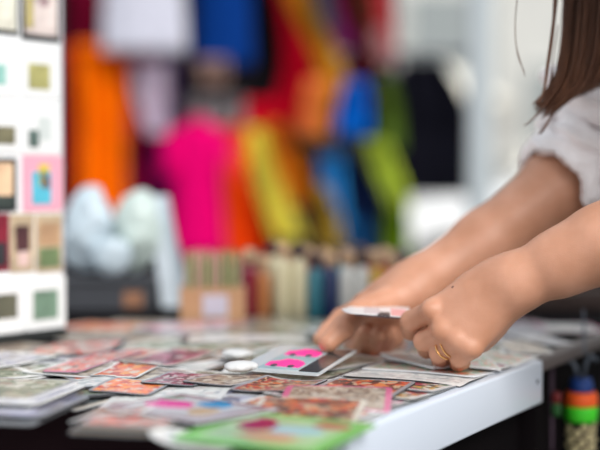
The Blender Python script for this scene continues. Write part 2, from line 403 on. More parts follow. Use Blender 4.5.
# height map of what already lies on the tables, in table coordinates
HR = .005; HM = np.zeros((int(1.05/HR), int(1.25/HR))); HU0, HW0 = -.06, -.06
def hm_at(u, w, rad=1):
    iu = int((u-HU0)/HR); iw = int((w-HW0)/HR); iu = min(max(iu, rad), HM.shape[0]-1-rad); iw = min(max(iw, rad), HM.shape[1]-1-rad)
    return HM[iu-rad:iu+rad+1, iw-rad:iw+rad+1].max()
NG = 12
def settle(u, w, rot, wd, ln, th, stiff=False):
    """heights (NG+1 x NG+1) of a thin card that sags over what already lies there"""
    c, s = math.cos(rot), math.sin(rot); H0 = np.zeros((NG+1, NG+1)); gx = np.linspace(-.5, .5, NG+1)*wd; gy = np.linspace(-.5, .5, NG+1)*ln
    r_ = 0
    for j, y in enumerate(gy):
        for i, x in enumerate(gx): H0[j, i] = hm_at(u+c*x-s*y, w+s*x+c*y, r_)
    X_, Y_ = np.meshgrid(gx, gy); A = np.c_[X_.ravel(), Y_.ravel(), np.ones(X_.size)]; q = np.linalg.lstsq(A, H0.ravel(), rcond=None)[0]
    if stiff:
        q[:2] = np.clip(q[:2], -.02, .02)
        if stiff == 'flat': q[:2] = 0
        z = (A@q).reshape(H0.shape); z += np.percentile(H0-z, 85)
    else:
        pl = (A@q).reshape(H0.shape); z = pl+np.clip(H0-pl, -.0025, .004)
        for _ in range(16):
            p = np.pad(z, 1, mode='reflect', reflect_type='odd'); z = (p[:-2, 1:-1]+p[2:, 1:-1]+p[1:-1, :-2]+p[1:-1, 2:]+z)/5
        z = z+max(0., float(np.percentile(H0-z, 88)))*.6
    z = z+.0003
    k = 4
    for yy in np.linspace(0, NG, NG*k+1):
        for xx in np.linspace(0, NG, NG*k+1):
            i = min(int(xx), NG-1); j = min(int(yy), NG-1); a, b = xx-i, yy-j
            h = (z[j, i]*(1-a)+z[j, i+1]*a)*(1-b)+(z[j+1, i]*(1-a)+z[j+1, i+1]*a)*b+th
            x = (xx/NG-.5)*wd; y = (yy/NG-.5)*ln; iu = int((u+c*x-s*y-HU0)/HR); iw = int((w+s*x+c*y-HW0)/HR)
            if 0 <= iu < HM.shape[0] and 0 <= iw < HM.shape[1] and HM[iu, iw] < h: HM[iu, iw] = h
    return z, q
CARDS = []
def place_card(u, w, rot, wd, ln, th, pal, border, edge, label=None, cat='card', tilt=True, mesh_only=False, scale=9., note='', bend=0.):
    wmin = min(w+math.sin(rot)*x+math.cos(rot)*y for x in (-wd/2, wd/2) for y in (-ln/2, ln/2)); w += max(0, -.012-wmin)
    z, q = settle(u, w, rot, wd, ln, th, 'flat' if not tilt else (th > .0018)); zb_ = float(z.min())
    me = card_mesh(wd, ln, th, z-zb_); o = link_mesh('picture_card', me, [art_mat(pal, border, scale), EDGE[edge]])
    o.matrix_world = Matrix.Translation(T(u, w, TZ+zb_)) @ Matrix.Rotation(RZ+rot, 4, 'Z')
    o['category'] = cat; o['group'] = 'picture cards spread on the market tables'
    if label: o['label'] = label
    else: CARDS.append((o, pal, border))
    return o
def pxuw(px, py, z=.004): return tl(onplane(px, py, TZ+z))

# base layer: fill both tables with overlapping cards
zone = [  # px range, py range -> palettes
 (-60, 70, 338, 362, ['beige', 'sage', 'lilac', 'beige', 'salmon']), (70, 150, 325, 352, ['orange', 'salmon', 'beige', 'salmon', 'white']),
 (150, 290, 322, 345, ['beige', 'salmon', 'white', 'sage', 'lilac', 'pink']), (290, 440, 322, 350, ['beige', 'brown', 'sage', 'salmon', 'white']),
 (440, 620, 318, 342, ['maroon', 'beige', 'lilac', 'dark', 'dark']), (-60, 70, 362, 385, ['lilac', 'sage', 'beige', 'lilac']),
 (70, 145, 352, 375, ['salmon', 'orange', 'orange']), (145, 250, 345, 372, ['maroon', 'beige', 'sage', 'maroon', 'white']),
 (250, 360, 345, 380, ['sage', 'beige', 'pink', 'brown']), (360, 470, 345, 375, ['sage', 'white', 'beige', 'multi', 'pink']),
 (440, 545, 338, 372, ['pastel', 'pink', 'pastel', 'white']), (-60, 110, 380, 425, ['lilac', 'dark', 'white', 'sage']),
 (110, 300, 372, 450, ['lilac', 'white', 'sage', 'dark', 'brown']), (300, 460, 375, 450, ['brown', 'multi', 'pink', 'rust', 'sage'])]
def pal_at(px, py):
    for x0, x1, y0, y1, ps in zone:
        if x0 <= px <= x1 and y0 <= py <= y1: return random.choice(ps)
    return random.choice(['beige', 'lilac', 'sage', 'white'])
def try_card(u, w, rot, wd, ln, th, tilt=True):
    for a in (-.5, .5):
        for b in (-.5, .5):
            x, y = a*wd, b*ln; uu = u+math.cos(rot)*x-math.sin(rot)*y; ww = w+math.sin(rot)*x+math.cos(rot)*y
            if ww < -.010 or uu < -.004 or uu > .80: return False
    px, py = proj(T(u, w, TZ))
    if not (-70 < px < 660): return False
    if (px < 95 and uu > .30 and py < 349): return False    # keep clear of the display board
    pal = pal_at(px, py)
    place_card(u, w, rot, wd, ln, th, pal, random.choice(['white', 'grey', 'cream', 'white', 'black']), random.choice(['white', 'grey', 'dark', 'white', 'tan']), tilt=tilt)
    return True
for layer in range(3):
    us = np.arange(.05, .78, .1 if layer < 2 else .12)[::-1]
    for ui in us:
        for wi in np.arange(.06, 1.1, .105 if layer < 2 else .13):
            u = ui+random.uniform(-.035, .035); w_ = wi+random.uniform(-.035, .035)
            px, py = proj(T(u, w_, TZ))
            if py < 323: continue
            if px > 545 and layer > 1: continue
            rot = random.gauss(0, .28)+random.choice([0, math.pi/2, 0])
            try_card(u, w_, rot, random.uniform(.075, .095), random.uniform(.11, .14), random.choice([.0005, .0007, .0009]))
# cards tucked along the white end board
for i in range(9):
    u = .05+i*.045; place_card(u, .042+random.uniform(0, .006), random.gauss(0, .05), .085, .105, .0012,
        ['brown', 'rust', 'pink', 'multi', 'multi', 'white', 'pastel', 'pink', 'pastel'][i], 'white', random.choice(['white', 'grey', 'dark']), scale=14)

def quad_card(pts, z, **k):
    """card whose corners are roughly seen at those pixels on height z: returns u,w,rot,wd,ln"""
    q = [Vector(tl(onplane(x, y, TZ+z))) for x, y in pts]      # near-left, near-right, far-right, far-left
    c = sum(q, Vector((0, 0)))/4; e1 = ((q[1]-q[0])+(q[2]-q[3]))/2; e2 = ((q[3]-q[0])+(q[2]-q[1]))/2
    return c.x, c.y, math.atan2(e1.y, e1.x), e1.length, e2.length
def key(pts, z, th, pal, border, edge, label, **k):
    u, w_, rot, a, b = quad_card(pts, z*.45)
    return place_card(u, w_, rot, a, b, th*.8, pal, border, edge, label, **k)
key([(30, 398), (112, 392), (132, 378), (58, 381)], .012, .0025, 'sage', 'grey', 'dark', 'grey-green card with dark edge behind the left stack')
key([(42, 391), (118, 384), (118, 374), (52, 379)], .015, .002, 'white', 'grey', 'dark', 'whitish card on the grey-green card behind the left stack')
key([(88, 392), (150, 395), (176, 383), (115, 381)], .012, .001, 'orange', 'grey', 'dark', 'bright orange card on the left half, next to a maroon card')
key([(95, 378), (142, 379), (160, 364), (112, 363)], .012, .0012, 'orange', 'white', 'grey', 'vivid orange card lying crosswise in the left middle of the table', scale=5)
key([(66, 372), (104, 374), (122, 352), (86, 351)], .01, .0012, 'salmon', 'pink', 'grey', 'salmon card with pink border, right of the display board')
key([(150, 386), (205, 388), (215, 374), (160, 372)], .012, .001, 'maroon', 'grey', 'dark', 'maroon card left of centre, behind the card with a blue and pink drawing')
key([(140, 366), (188, 368), (200, 350), (152, 348)], .01, .0012, 'maroon', 'cream', 'grey', 'mauve card in the blurred middle distance, left of the white crumpled papers', scale=5)
# left stack of sleeved cards
for i in range(5):
    jx = [0, 9, -4, 5, -3][i]
    key([(-75+jx, 422-i*2.5), (36+jx, 426-i*2.5), (80+jx, 404-i*2.2), (-20+jx, 400-i*2.2)], .004, .0028, ['dark', 'lilac', 'lilac', 'lilac', 'sage'][i], ['grey', 'grey', 'white', 'white', 'grey'][i],
        ['grey', 'dark', 'lilac', 'dark', 'white'][i], 'sleeved card in the stack at the left front table edge, %s' % ['very bottom one', 'second from the bottom', 'middle one', 'second from the top', 'on top, olive green'][i], tilt=False)
# grey pile at the front edge
for i in range(5):
    key([(72+i*4, 433-i*1.5), (150+i*4, 437-i*1.5), (190+i*2, 414-i*1.2), (110, 411-i*1.2)], .003+.003*i, .0018, ['sage', 'beige', 'sage', 'beige', 'salmon'][i], 'grey',
        ['grey', 'tan', 'grey', 'grey', 'tan'][i], 'grey-edged card in the front edge pile beside the left stack, %s' % ['lowest one', 'second from below', 'middle one', 'second from above', 'topmost one'][i], tilt=False)
key([(66, 419), (140, 422), (168, 406), (98, 404)], .012, .001, 'rust', 'white', 'white', 'pale card with red-orange printing lying right of the left stack', scale=13)
key([(195, 386), (245, 389), (262, 374), (212, 371)], .012, .0014, 'beige', 'grey', 'dark', 'pale card with dark underside left of the card with pink stickers')
key([(232, 392), (305, 396), (320, 380), (262, 377)], .012, .0014, 'brown', 'grey', 'dark', 'olive and orange card just in front of the card with pink stickers', scale=12)
key([(300, 396), (385, 401), (420, 382), (338, 379)], .012, .0016, 'rust', 'grey', 'dark', 'rust-red card with dark shadowed edge, centre right of the table', scale=10)
key([(290, 409), (402, 411), (438, 393), (330, 392)], .013, .0012, 'beige', 'pink', 'white', 'beige card with pink border beside the white end board', scale=14)
key([(262, 420), (376, 424), (410, 405), (300, 403)], .014, .0014, 'brown', 'cream', 'white', 'brown and orange card with cream border near the board corner', scale=12)
key([(398, 376), (420, 374), (432, 360), (410, 361)], .004, .003, 'white', 'white', 'white', 'small white-edged card block beneath the ringed hand')
key([(470, 372), (520, 371), (528, 357), (482, 357)], .01, .0014, 'pastel', 'white', 'white', 'pastel green and pink card by the far end of the white board', scale=10)
key([(500, 352), (545, 352), (560, 341), (515, 341)], .006, .0012, 'beige', 'grey', 'white', 'beige card beyond the far end of the white board')
key([(538, 347), (575, 345), (590, 332), (556, 333)], .006, .0012, 'lilac', 'grey', 'grey', 'grey lilac card at the right table edge beyond the white board')
key([(530, 331), (592, 331), (604, 323), (545, 323)], .006, .0014, 'white', 'pink', 'white', 'pale pink card at the right rear near the forearm')

# the big green-bordered card
g = empty('picture_card', (0, 0, 0)); u, w_, rot, a, b = quad_card([(180, 433), (322, 446), (375, 419), (232, 409)], .008)
def flat_shape(name, outline, th, m, parent, z):
    bm = bmesh.new(); lo = [bm.verts.new((x, y, z)) for x, y in outline]; hi = [bm.verts.new((x, y, z+th)) for x, y in outline]
    n = len(outline); bm.faces.new(lo[::-1]); bm.faces.new(hi)
    for k in range(n): bm.faces.new((lo[k], lo[(k+1) % n], hi[(k+1) % n], hi[k]))
    return from_bm(name, bm, m, parent)
def rrect(x0, y0, x1, y1, r=.003, n=4):
    out = []
    for cx, cy, s in ((x1-r, y1-r, 0), (x0+r, y1-r, 1), (x0+r, y0+r, 2), (x1-r, y0+r, 3)):
        for k in range(n+1): t = (s+k/n)*math.pi/2; out.append((cx+r*math.cos(t), cy+r*math.sin(t)))
    return out
def blob(cx, cy, rx, ry, seed, n=28, am=.18):
    return [(cx+rx*math.cos(t)*(1+am*math.sin(3*t+seed)+am*.5*math.sin(7*t+seed*2)), cy+ry*math.sin(t)*(1+am*math.sin(2*t+seed))) for t in [2*math.pi*k/n for k in range(n)]]
def key_empty(o, u, w_, rot, a, b, th, tilt=True):
    z, q = settle(u, w_, rot, a, b, th, True); cx_ = z[NG//2, NG//2]; nrm = Vector((-q[0], -q[1], 1)).normalized(); X = Vector((1, 0, q[0])).normalized(); Y = nrm.cross(X)
    o.matrix_world = Matrix.Translation(T(u, w_, TZ+cx_)) @ Matrix.Rotation(RZ+rot, 4, 'Z') @ Matrix((X, Y, nrm)).transposed().to_4x4()
gloss = dict(rough=.25, coat=.5)
# whitish sheet under the green card at its left
key([(150, 436), (226, 444), (262, 428), (190, 421)], .014, .001, 'white', 'white', 'white', 'whitish card peeking out left of the green-bordered card', scale=5)
# maroon-bordered drawing card
d_ = empty('picture_card'); u2 = quad_card([(98, 416), (212, 425), (268, 412), (180, 394)], .007)
key_empty(d_, *u2, .0012); tag(d_, 'card with maroon border and a bright blue and pink drawing, left of the green card', 'card', 'picture cards spread on the market tables')
A, B = u2[3], u2[4]
flat_shape('sheet', rrect(-A/2, -B/2, A/2, B/2), .0008, mat('sheet_pale', (206, 208, 212), **gloss), d_, 0)
for x0, y0, x1, y1 in ((-A/2+.005, -B/2+.005, A/2-.005, -B/2+.0085), (-A/2+.005, B/2-.0085, A/2-.005, B/2-.005), (-A/2+.005, -B/2+.0085, -A/2+.0085, B/2-.0085), (A/2-.0085, -B/2+.0085, A/2-.005, B/2-.0085)):
    flat_shape('border_line', [(x0, y0), (x1, y0), (x1, y1), (x0, y1)], .0003, mat('line_maroon', (124, 28, 58), **gloss), d_, .0008)
flat_shape('drawing', blob(-.02, .0, A*.17, B*.2, 1), .0003, mat('hot_pink', (238, 60, 160), **gloss), d_, .0008)
flat_shape('drawing', blob(.004, .024, A*.13, B*.17, 2.5), .0003, mat('sky_blue', (20, 150, 206), **gloss), d_, .0008)
flat_shape('drawing', blob(.018, -.005, A*.1, B*.16, 4), .0003, mat('tan_print', (200, 168, 120), **gloss), d_, .0008)
flat_shape('drawing', blob(-.036, .022, A*.07, B*.1, 5), .0003, mat('sage_print', (140, 160, 140), **gloss), d_, .0008)
# green card parts
key_empty(g, u, w_, rot, a, b, .0014); tag(g, 'large green-bordered picture card at the front corner next to the white board', 'card', 'picture cards spread on the market tables')
flat_shape('sheet', rrect(-a/2, -b/2, a/2, b/2, .004), .001, mat('sheet_green', (132, 204, 108), **gloss), g, 0)
flat_shape('picture_panel', rrect(-a/2+.012, -b/2+.010, a/2-.012, b/2-.010, .003), .0003, mat('panel_pale_green', (176, 206, 160), var=.2, bscale=300, **gloss), g, .001)
flat_shape('drawing', blob(-a*.18, b*.12, a*.13, b*.2, 3), .0003, mat('crimson_print', (168, 36, 84), **gloss), g, .0013)
flat_shape('drawing', blob(a*.10, b*.04, a*.17, b*.13, 1), .0003, mat('pale_blue_print', (164, 206, 224), **gloss), g, .0013)
flat_shape('drawing', blob(a*.04, -b*.22, a*.2, b*.10, 5), .0003, mat('salmon_print', (206, 150, 120), **gloss), g, .0013)
flat_shape('drawing', blob(a*.26, b*.28, a*.12, b*.10, 2), .0003, mat('brick_print', (190, 100, 80), **gloss), g, .0013)

# the card with two pink stickers, held down by the thumb
pk = empty('sticker_card'); pts = [P(249, 370, 1.203), P(328, 378, 1.157), P(349, 350, 1.285), P(268, 346, 1.29)]
c = sum(pts, Vector())/4; ex = ((pts[1]-pts[0])+(pts[2]-pts[3]))/2; ey = ((pts[3]-pts[0])+(pts[2]-pts[1]))/2
nz_ = ex.cross(ey).normalized(); X = ex.normalized(); Y = nz_.cross(X); PKW, PKL = ex.length, ey.length
pk.matrix_world = Matrix.Translation(c) @ Matrix((X, Y, nz_)).transposed().to_4x4()
tag(pk, 'pale card with two hot pink stickers under the thumb of the far hand', 'card', 'picture cards spread on the market tables')
flat_shape('sheet', rrect(-PKW/2, -PKL/2, PKW/2, PKL/2, .003), .0012, mat('sheet_grey_white', (206, 212, 214), **gloss), pk, 0)
flat_shape('picture_panel', rrect(-PKW/2+.016, -PKL/2+.01, PKW/2-.022, PKL/2-.01, .002), .0002, mat('panel_blue_grey', (172, 196, 202), var=.15, bscale=200, **gloss), pk, .0012)
flat_shape('dark_strip', rrect(PKW/2-.021, -PKL/2+.008, PKW/2-.003, PKL/2-.006, .002), .0003, mat('strip_dark', (40, 52, 58), var=.3, bscale=300, **gloss), pk, .0012)
def car_shape(cx, cy, s):
    o = [(-1, -.5), (1, -.55), (1.05, 0), (.8, .3), (.3, .55), (-.3, .6), (-.6, .25), (-1.05, .1)]
    return [(cx+x*s, cy+y*s*1.7) for x, y in o]
for cx, cy, sz in ((-.003, -.020, .0155), (-.003, .026, .0152)):
    st = flat_shape('pink_sticker', car_shape(cx, cy, sz), .0005, mat('sticker_pink', (255, 44, 150), rough=.4), pk, .0014)
    for k in (-.5, .5): flat_shape('sticker_wheel', blob(cx+k*sz, cy-.4*sz*1.9, .003, .004, 0, am=0), .0002, mat('sticker_dark_grey', (60, 60, 70), rough=.4), st, .0019)  # two small dark grey wheels on each pink car sticker

# crumpled white papers
def lump(name, c, r, m, label, cat, seed, amp=.25, fl=.5, h=.003, group=None, fr=40):
    nf = np.array([mnoise.noise(Vector((seed, i, 0))) for i in range(3)])
    v, f = surface(Ell(c, (r[0], r[1], r[2])), np.array(c)-max(r)*1.1, np.array(c)+max(r)*1.1, h)
    out = []
    for q in v:
        k = mnoise.noise(Vector(q)*fr+Vector((seed, 0, 0)))+.5*abs(mnoise.noise(Vector(q)*fr*2.3+Vector((0, seed, 0))))
        out.append(np.array(c)+(q-np.array(c))*(1+amp*k))
    out = np.array(out); zmin = c[2]-r[2]; out[:, 2] = np.maximum(out[:, 2], zmin)
    return tag(join_np(name, [(out, f)], m), label, cat, group)
paper = mat('white_paper', (206, 206, 206), .6)
for i, (px, py) in enumerate(((238, 351), (240, 366))):
    p = onplane(px, py, TZ+.012); uu, ww = tl(p); hz = HM[int((uu-HU0)/HR)-2:int((uu-HU0)/HR)+3, int((ww-HW0)/HR)-2:int((ww-HW0)/HR)+3].max()
    lump('crumpled_paper', (p.x, p.y, TZ+hz+.006), (.014, .018, .0045), paper, ['white crumpled paper ball lying farther back among the cards', 'white crumpled paper ball directly left of the card with pink stickers'][i], 'paper', i*3.3, .35, h=.0018, group='crumpled papers among the cards')

# ================================================================ DISPLAY BOARD (left)
bp0 = onplane(-75, 361, TZ); bp1 = onplane(63, 338, TZ); bp0 = Vector((bp1.x-.118*1.9, bp1.y-.20*1.0, TZ)); 
q0 = onplane(-5, 347, TZ); bdir = (bp1-q0).normalized(); BL = .26; bp0 = bp1-bdir*BL
BZ = .004+max(.0, .0)
br = math.atan2(bdir.y, bdir.x); board = empty('display_board', (bp0.x, bp0.y, TZ+.012), br)
tag(board, 'tall white display board standing at the left with cards in rows', 'display board')
BH = .47
bm = bmesh.new(); bev_box(bm, (0, 0, 0), (BL, .006, BH), .0015); from_bm('panel', bm, mat('board_panel', (242, 244, 245), .4), board)
bm = bmesh.new(); bev_box(bm, (BL, -.001, 0), (BL+.002, .007, BH), .001); from_bm('edge_trim', bm, mat('board_trim', (190, 190, 196), .4), board)
bm = bmesh.new(); bev_box(bm, (.0, -.006, -.0115), (BL, .05, 0), .001); from_bm('foot', bm, mat('board_foot', (30, 34, 34), .6), board)
# columns: board x measured back from right end; rows in height
def board_px(px):
    # intersection of the pixel column with the board line (top view)
    k = (px-300)/F; # x = k*y ; point = bp0+bdir*s
    s = (k*bp0.y-bp0.x)/(bdir.x-k*bdir.y); return s
def board_z(px, py):
    s = board_px(px); y = bp0.y+bdir.y*s; p = P(px, py, y); return p.z-(TZ+.012)
def board_card(xl, xr, yt, yb, th, m_border, picture, label, pics=None, dz=0):
    xm = (xl+xr)/2; s0, s1 = board_px(xl), board_px(xr); z1, z0 = board_z(xm, yt), board_z(xm, yb); W_, H_ = s1-s0, z1-z0
    o = empty('picture_card', (0, 0, 0)); o.matrix_world = board.matrix_basis @ Matrix.Translation((s0+W_/2, -.0006-dz, z0)); 
    tag(o, label, 'card', 'cards on the display board')
    def slab(name, x0, z0_, x1, z1_, y0, y1, m, par):
        bm = bmesh.new(); bev_box(bm, (x0, y0, z0_), (x1, y1, z1_), .0004); return from_bm(name, bm, m, par)
    slab('sheet', -W_/2, 0, W_/2, H_, -th, 0, m_border, o)
    for (a0, b0, a1, b1, m) in picture:
        slab('picture', -W_/2+a0*W_, b0*H_, -W_/2+a1*W_, b1*H_, -th-.0004, -th, m, o)
    return o
bk = mat('card_black', (30, 34, 38), .4); wh = mat('card_white', (238, 240, 240), .4); pkb = mat('card_pink', (244, 170, 190), .4)
def pm(n_, c, v=.35, s=250): return mat('pic_'+n_, c, .4, var=v, bscale=s)
C0, C1, C2, C3 = -38, -3, 22, 63      # column px bounds: left hidden column, col A, col B
board_card(-26, 19, -75, 33, .001, bk, [(.06, .04, .94, .96, pm('cream', (232, 226, 208)))], 'black-bordered cream card in the top row of the board, left one')
board_card(22, 60, -75, 41, .001, bk, [(.08, .05, .92, .96, pm('pale_mix', (226, 210, 204))), (.06, .55, .4, .95, pm('teal', (90, 190, 200))), (.1, .1, .3, .5, pm('yellow', (236, 214, 120))), (.45, .3, .7, .85, pm('rose', (220, 180, 190)))], 'black-bordered card with teal and yellow picture in the top row of the board, right one')
board_card(-26, 19, 38, 96, .001, wh, [(.2, .2, .7, .55, pm('pale_teal', (150, 200, 190)))], 'white card with faint teal picture, second row of the board at left')
board_card(22, 60, 46, 98, .001, wh, [(.16, .16, .72, .65, pm('olive', (176, 172, 110), .5, 180))], 'white card with olive and black picture, second row of the board at right')
board_card(-26, 19, 100, 152, .001, wh, [(.3, .15, .9, .5, pm('dark_olive', (120, 116, 90), .5))], 'white card with dark olive picture, third row of the board at left')
board_card(22, 60, 101, 154, .001, wh, [(.15, .12, .42, .45, pm('deep_green', (90, 110, 104), .4)), (.4, .25, .75, .7, pm('pale_grey', (208, 216, 214), .1))], 'white card with small grey-green picture, third row of the board at right')
board_card(-26, 16, 158, 212, .001, bk, [(.08, .30, .9, .92, pm('peach', (240, 196, 160), .3)), (.08, .08, .9, .30, pm('soot', (60, 70, 66)))], 'black-bordered peach card in the fourth row of the board at left')
board_card(22, 61, 156, 211, .001, pkb, [(.22, .12, .72, .72, pm('cyan', (90, 190, 214), .2)), (.4, .45, .66, .85, pm('sun_yellow', (240, 214, 80), .2)), (.5, .4, .68, .62, pm('brick', (190, 50, 50), .2))], 'pink-bordered card with blue, yellow and red picture in the fourth row of the board')
board_card(-26, 8, 214, 272, .001, pm('wine', (130, 30, 50)), [(.3, .1, .9, .5, pm('charcoal', (50, 50, 54)))], 'wine red card in the fifth row of the board, at the far left')
board_card(9, 33, 214, 272, .001, pm('tan', (196, 176, 146)), [(.2, .35, .8, .8, pm('dark_wine', (84, 50, 54), .4)), (.3, .1, .75, .4, pm('pale_rose', (226, 196, 190), .2))], 'tan card with a dark wine figure in the fifth row of the board')
board_card(35, 61, 214, 272, .001, pm('tan', (196, 176, 146)), [(.1, .45, .9, .85, pm('clay', (186, 150, 116), .2)), (.1, .08, .9, .42, pm('moss', (110, 130, 90), .4))], 'tan and moss green card in the fifth row of the board beside the figure card')
board_card(-26, 22, 279, 335, .001, wh, [(.28, .28, .86, .72, pm('brown_green', (96, 96, 80), .4))], 'large white card with brown-green picture, bottom row of the board at left')
board_card(25, 64, 277, 331, .001, wh, [(.16, .22, .80, .76, pm('green_grey', (112, 140, 120), .4))], 'large white card with green-grey picture, bottom row of the board at right')

# ================================================================ GOODS AT THE BACK OF TABLE B
def stand_on(px, py): return onplane(px, py, TZ-.002)
# crate of sticks
cr0 = stand_on(213, 321); crate = empty('wooden_crate', (cr0.x, cr0.y, TZ-.002), .05); tag(crate, 'small open wooden box holding tan and green sticks, under the pink shirt', 'box')
wood = mat('crate_wood', (196, 150, 112), .7, bump=.3, bscale=120, var=.12)
cw, cd_, chh = .078, .05, .042
bm = bmesh.new(); bev_box(bm, (-cw/2, -cd_/2, 0), (cw/2, cd_/2, .005), .001); from_bm('floor_panel', bm, wood, crate)
for lo, hi in (((-cw/2, -cd_/2, .005), (cw/2, -cd_/2+.004, chh)), ((-cw/2, cd_/2-.004, .005), (cw/2, cd_/2, chh)), ((-cw/2, -cd_/2+.004, .005), (-cw/2+.004, cd_/2-.004, chh)), ((cw/2-.004, -cd_/2+.004, .005), (cw/2, cd_/2-.004, chh))):
    bm = bmesh.new(); bev_box(bm, lo, hi, .001); from_bm('side_panel', bm, wood, crate)
bm = bmesh.new(); bev_box(bm, (-.012, -cd_/2-.0012, .008), (.018, -cd_/2, .034), .0004); from_bm('paper_tag', bm, mat('tag_lilac', (206, 200, 214), .5), crate)
STK = [mat('stick_tan', (206, 176, 150), .6), mat('stick_green', (120, 160, 84), .6), mat('stick_pink', (216, 170, 160), .6)]
sm = {}
for r_ in range(3):
    for k in range(11):
        ci = [0, 1, 2, 0, 1, 0, 2, 1, 0, 1, 0][(k+r_) % 11]
        if ci not in sm:
            bm = bmesh.new(); lathe(bm, [(.0015, 0), (.0022, .001), (.0022, .07), (.0022, .0705), (.0008, .078)], n=8); me = bpy.data.meshes.new('stick'); bmesh.ops.recalc_face_normals(bm, faces=bm.faces[:]); bm.to_mesh(me); bm.free(); me.materials.append(STK[ci]); sm[ci] = me
        o = bpy.data.objects.new('stick', sm[ci]); COL.objects.link(o)
        o.matrix_world = crate.matrix_basis @ Matrix.Translation((-.031+k*.0062, -.014+r_*.013, .0055+random.uniform(0, .004)))
        tag(o, 'thin %s stick standing upright in the wooden box' % ['tan', 'green', 'pinkish'][ci], 'stick', 'thin %s sticks in the wooden box' % ['tan', 'green', 'pinkish'][ci])
# rows of slim bottles
BC = {'maroon': (140, 26, 56), 'cream': (232, 222, 184), 'teal': (60, 130, 146), 'white': (226, 226, 220), 'red': (206, 50, 60), 'purple': (110, 50, 110), 'yellow': (220, 176, 70), 'pink': (222, 90, 130), 'navy': (40, 56, 100), 'amber': (190, 120, 70)}
capm = mat('cap_wood', (196, 160, 126), .6); capd = mat('cap_dark', (70, 50, 50), .5)
rows = [(1.74, 322, [(249, 'maroon'), (263, 'amber'), (283, 'cream'), (299, 'cream'), (315, 'teal'), (331, 'navy'), (347, 'white'), (362, 'white'), (377, 'yellow'), (392, 'yellow')]),
        (1.80, 0, [(256, 'maroon'), (274, 'cream'), (292, 'yellow'), (308, 'maroon'), (324, 'navy'), (340, 'teal'), (355, 'purple'), (370, 'red'), (385, 'red'), (400, 'purple')]),
        (1.86, 0, [(330, 'purple'), (345, 'red'), (360, 'pink'), (375, 'purple'), (390, 'red')])]
lab_row = ['front row', 'middle row', 'back row']
cnts = {}
for ri, (d, _, items) in enumerate(rows):
    tot = {}
    for px, cn in items: tot[cn] = tot.get(cn, 0)+1
    seen = {}
    for px, cn in items:
        p = P(px, 300, d); hgt = .078 if cn in ('cream',) else random.uniform(.06, .072)
        r_ = .0095 if cn != 'cream' else .0098
        o = empty('slim_bottle', (p.x, p.y, TZ-.002))
        bm = bmesh.new(); lathe(bm, [(r_*.85, 0), (r_, .003), (r_, hgt*.78), (r_*.9, hgt*.86), (r_*.5, hgt*.93), (r_*.5, hgt)], n=16); from_bm('bottle_body', bm, mat('bottle_'+cn, BC[cn], .3, coat=.3), o, True)
        bm = bmesh.new(); lathe(bm, [(r_*.55, hgt-.004), (r_*.8, hgt), (r_*.9, hgt+.008), (r_*.6, hgt+.014), (r_*.2, hgt+.016)], n=14); from_bm('cap', bm, capm if (px//7) % 3 else capd, o, True)
        seen[cn] = seen.get(cn, 0)+1
        extra = '' if tot[cn] == 1 else (', left one' if seen[cn] == 1 else ', right one')
        tag(o, 'small slim %s bottle in the %s of bottles at the table back%s' % (cn, lab_row[ri], extra), 'bottle', 'slim bottles at the back of the table')
# charcoal box with white plastic bags
bx = empty('storage_box', P(112, 300, 1.86).xy.to_3d()+Vector((0, 0, TZ-.002)), .0); tag(bx, 'low charcoal box behind the cards at left, white bags on top', 'box')
dark = mat('box_charcoal', (66, 68, 74), .7, bump=.2, bscale=80, var=.15)
bm = bmesh.new(); bev_box(bm, (-.07, -.04, 0), (.055, .04, .035), .003); from_bm('box_body', bm, dark, bx)
bm = bmesh.new(); bev_box(bm, (-.073, -.043, .035), (.058, .043, .044), .003); from_bm('lid', bm, dark, bx)
bm = bmesh.new(); bev_box(bm, (.02, -.0415, .006), (.045, -.04, .026), .0005); from_bm('paper_tag', bm, mat('tag_brown', (170, 120, 90), .6), bx)
bag = mat('bag_white', (200, 216, 226), .3, coat=.3); bag2 = mat('bag_greenish', (206, 222, 216), .35, coat=.3)
zb = TZ-.002+.045
c0 = P(88, 0, 1.85); c1 = P(112, 0, 1.83); c2 = P(136, 0, 1.87)
lump('plastic_bag', (c0.x-.004, 1.875, zb+.057), (.034, .03, .055), bag, 'white knotted plastic bag at the left, beneath the orange trousers', 'bag', 1.2, .22, h=.004, group='white plastic bags on the charcoal box')
lump('plastic_bag', (c1.x-.004, 1.832, zb+.024), (.026, .014, .024), bag, 'small white plastic bag lying in front of the other two bags', 'bag', 4.2, .2, h=.003, group='white plastic bags on the charcoal box')
lump('plastic_bag', (c2.x, 1.875, zb+.055), (.03, .028, .054), bag2, 'greenish-white plastic bag on the charcoal box, right of the other bags', 'bag', 7.7, .2, h=.004, group='white plastic bags on the charcoal box')
# pale leaning board
bm = bmesh.new()
path = cr([P(158, 196, 1.90), P(163, 230, 1.885), P(172, 280, 1.87), P(178, 322, 1.862)], 12)
rows_ = []
for i, p in enumerate(path):
    hw = .014+.006*i/11
    rows_.append([[bm.verts.new((p.x+hw*math.sin(a*math.pi/2), p.y+.012*math.cos(a*math.pi/2)+s, max(p.z, TZ-.001))) for a in np.linspace(-1, 1, 9)] for s in (0, .003)])
for A_, B_ in zip(rows_, rows_[1:]):
    for s in (0, 1):
        for k in range(8): bm.faces.new((A_[s][k], A_[s][k+1], B_[s][k+1], B_[s][k]))
    for k in (0, 8): bm.faces.new((A_[0][k], A_[1][k], B_[1][k], B_[0][k]))
for R_ in (rows_[0], rows_[-1]):
    for k in range(8): bm.faces.new((R_[0][k], R_[0][k+1], R_[1][k+1], R_[1][k]))
tag(from_bm('paper_sheet', bm, mat('pale_sheet', (206, 216, 224), .5), None, True), 'tall pale grey rolled sheet standing left of the wooden box of sticks', 'paper roll')
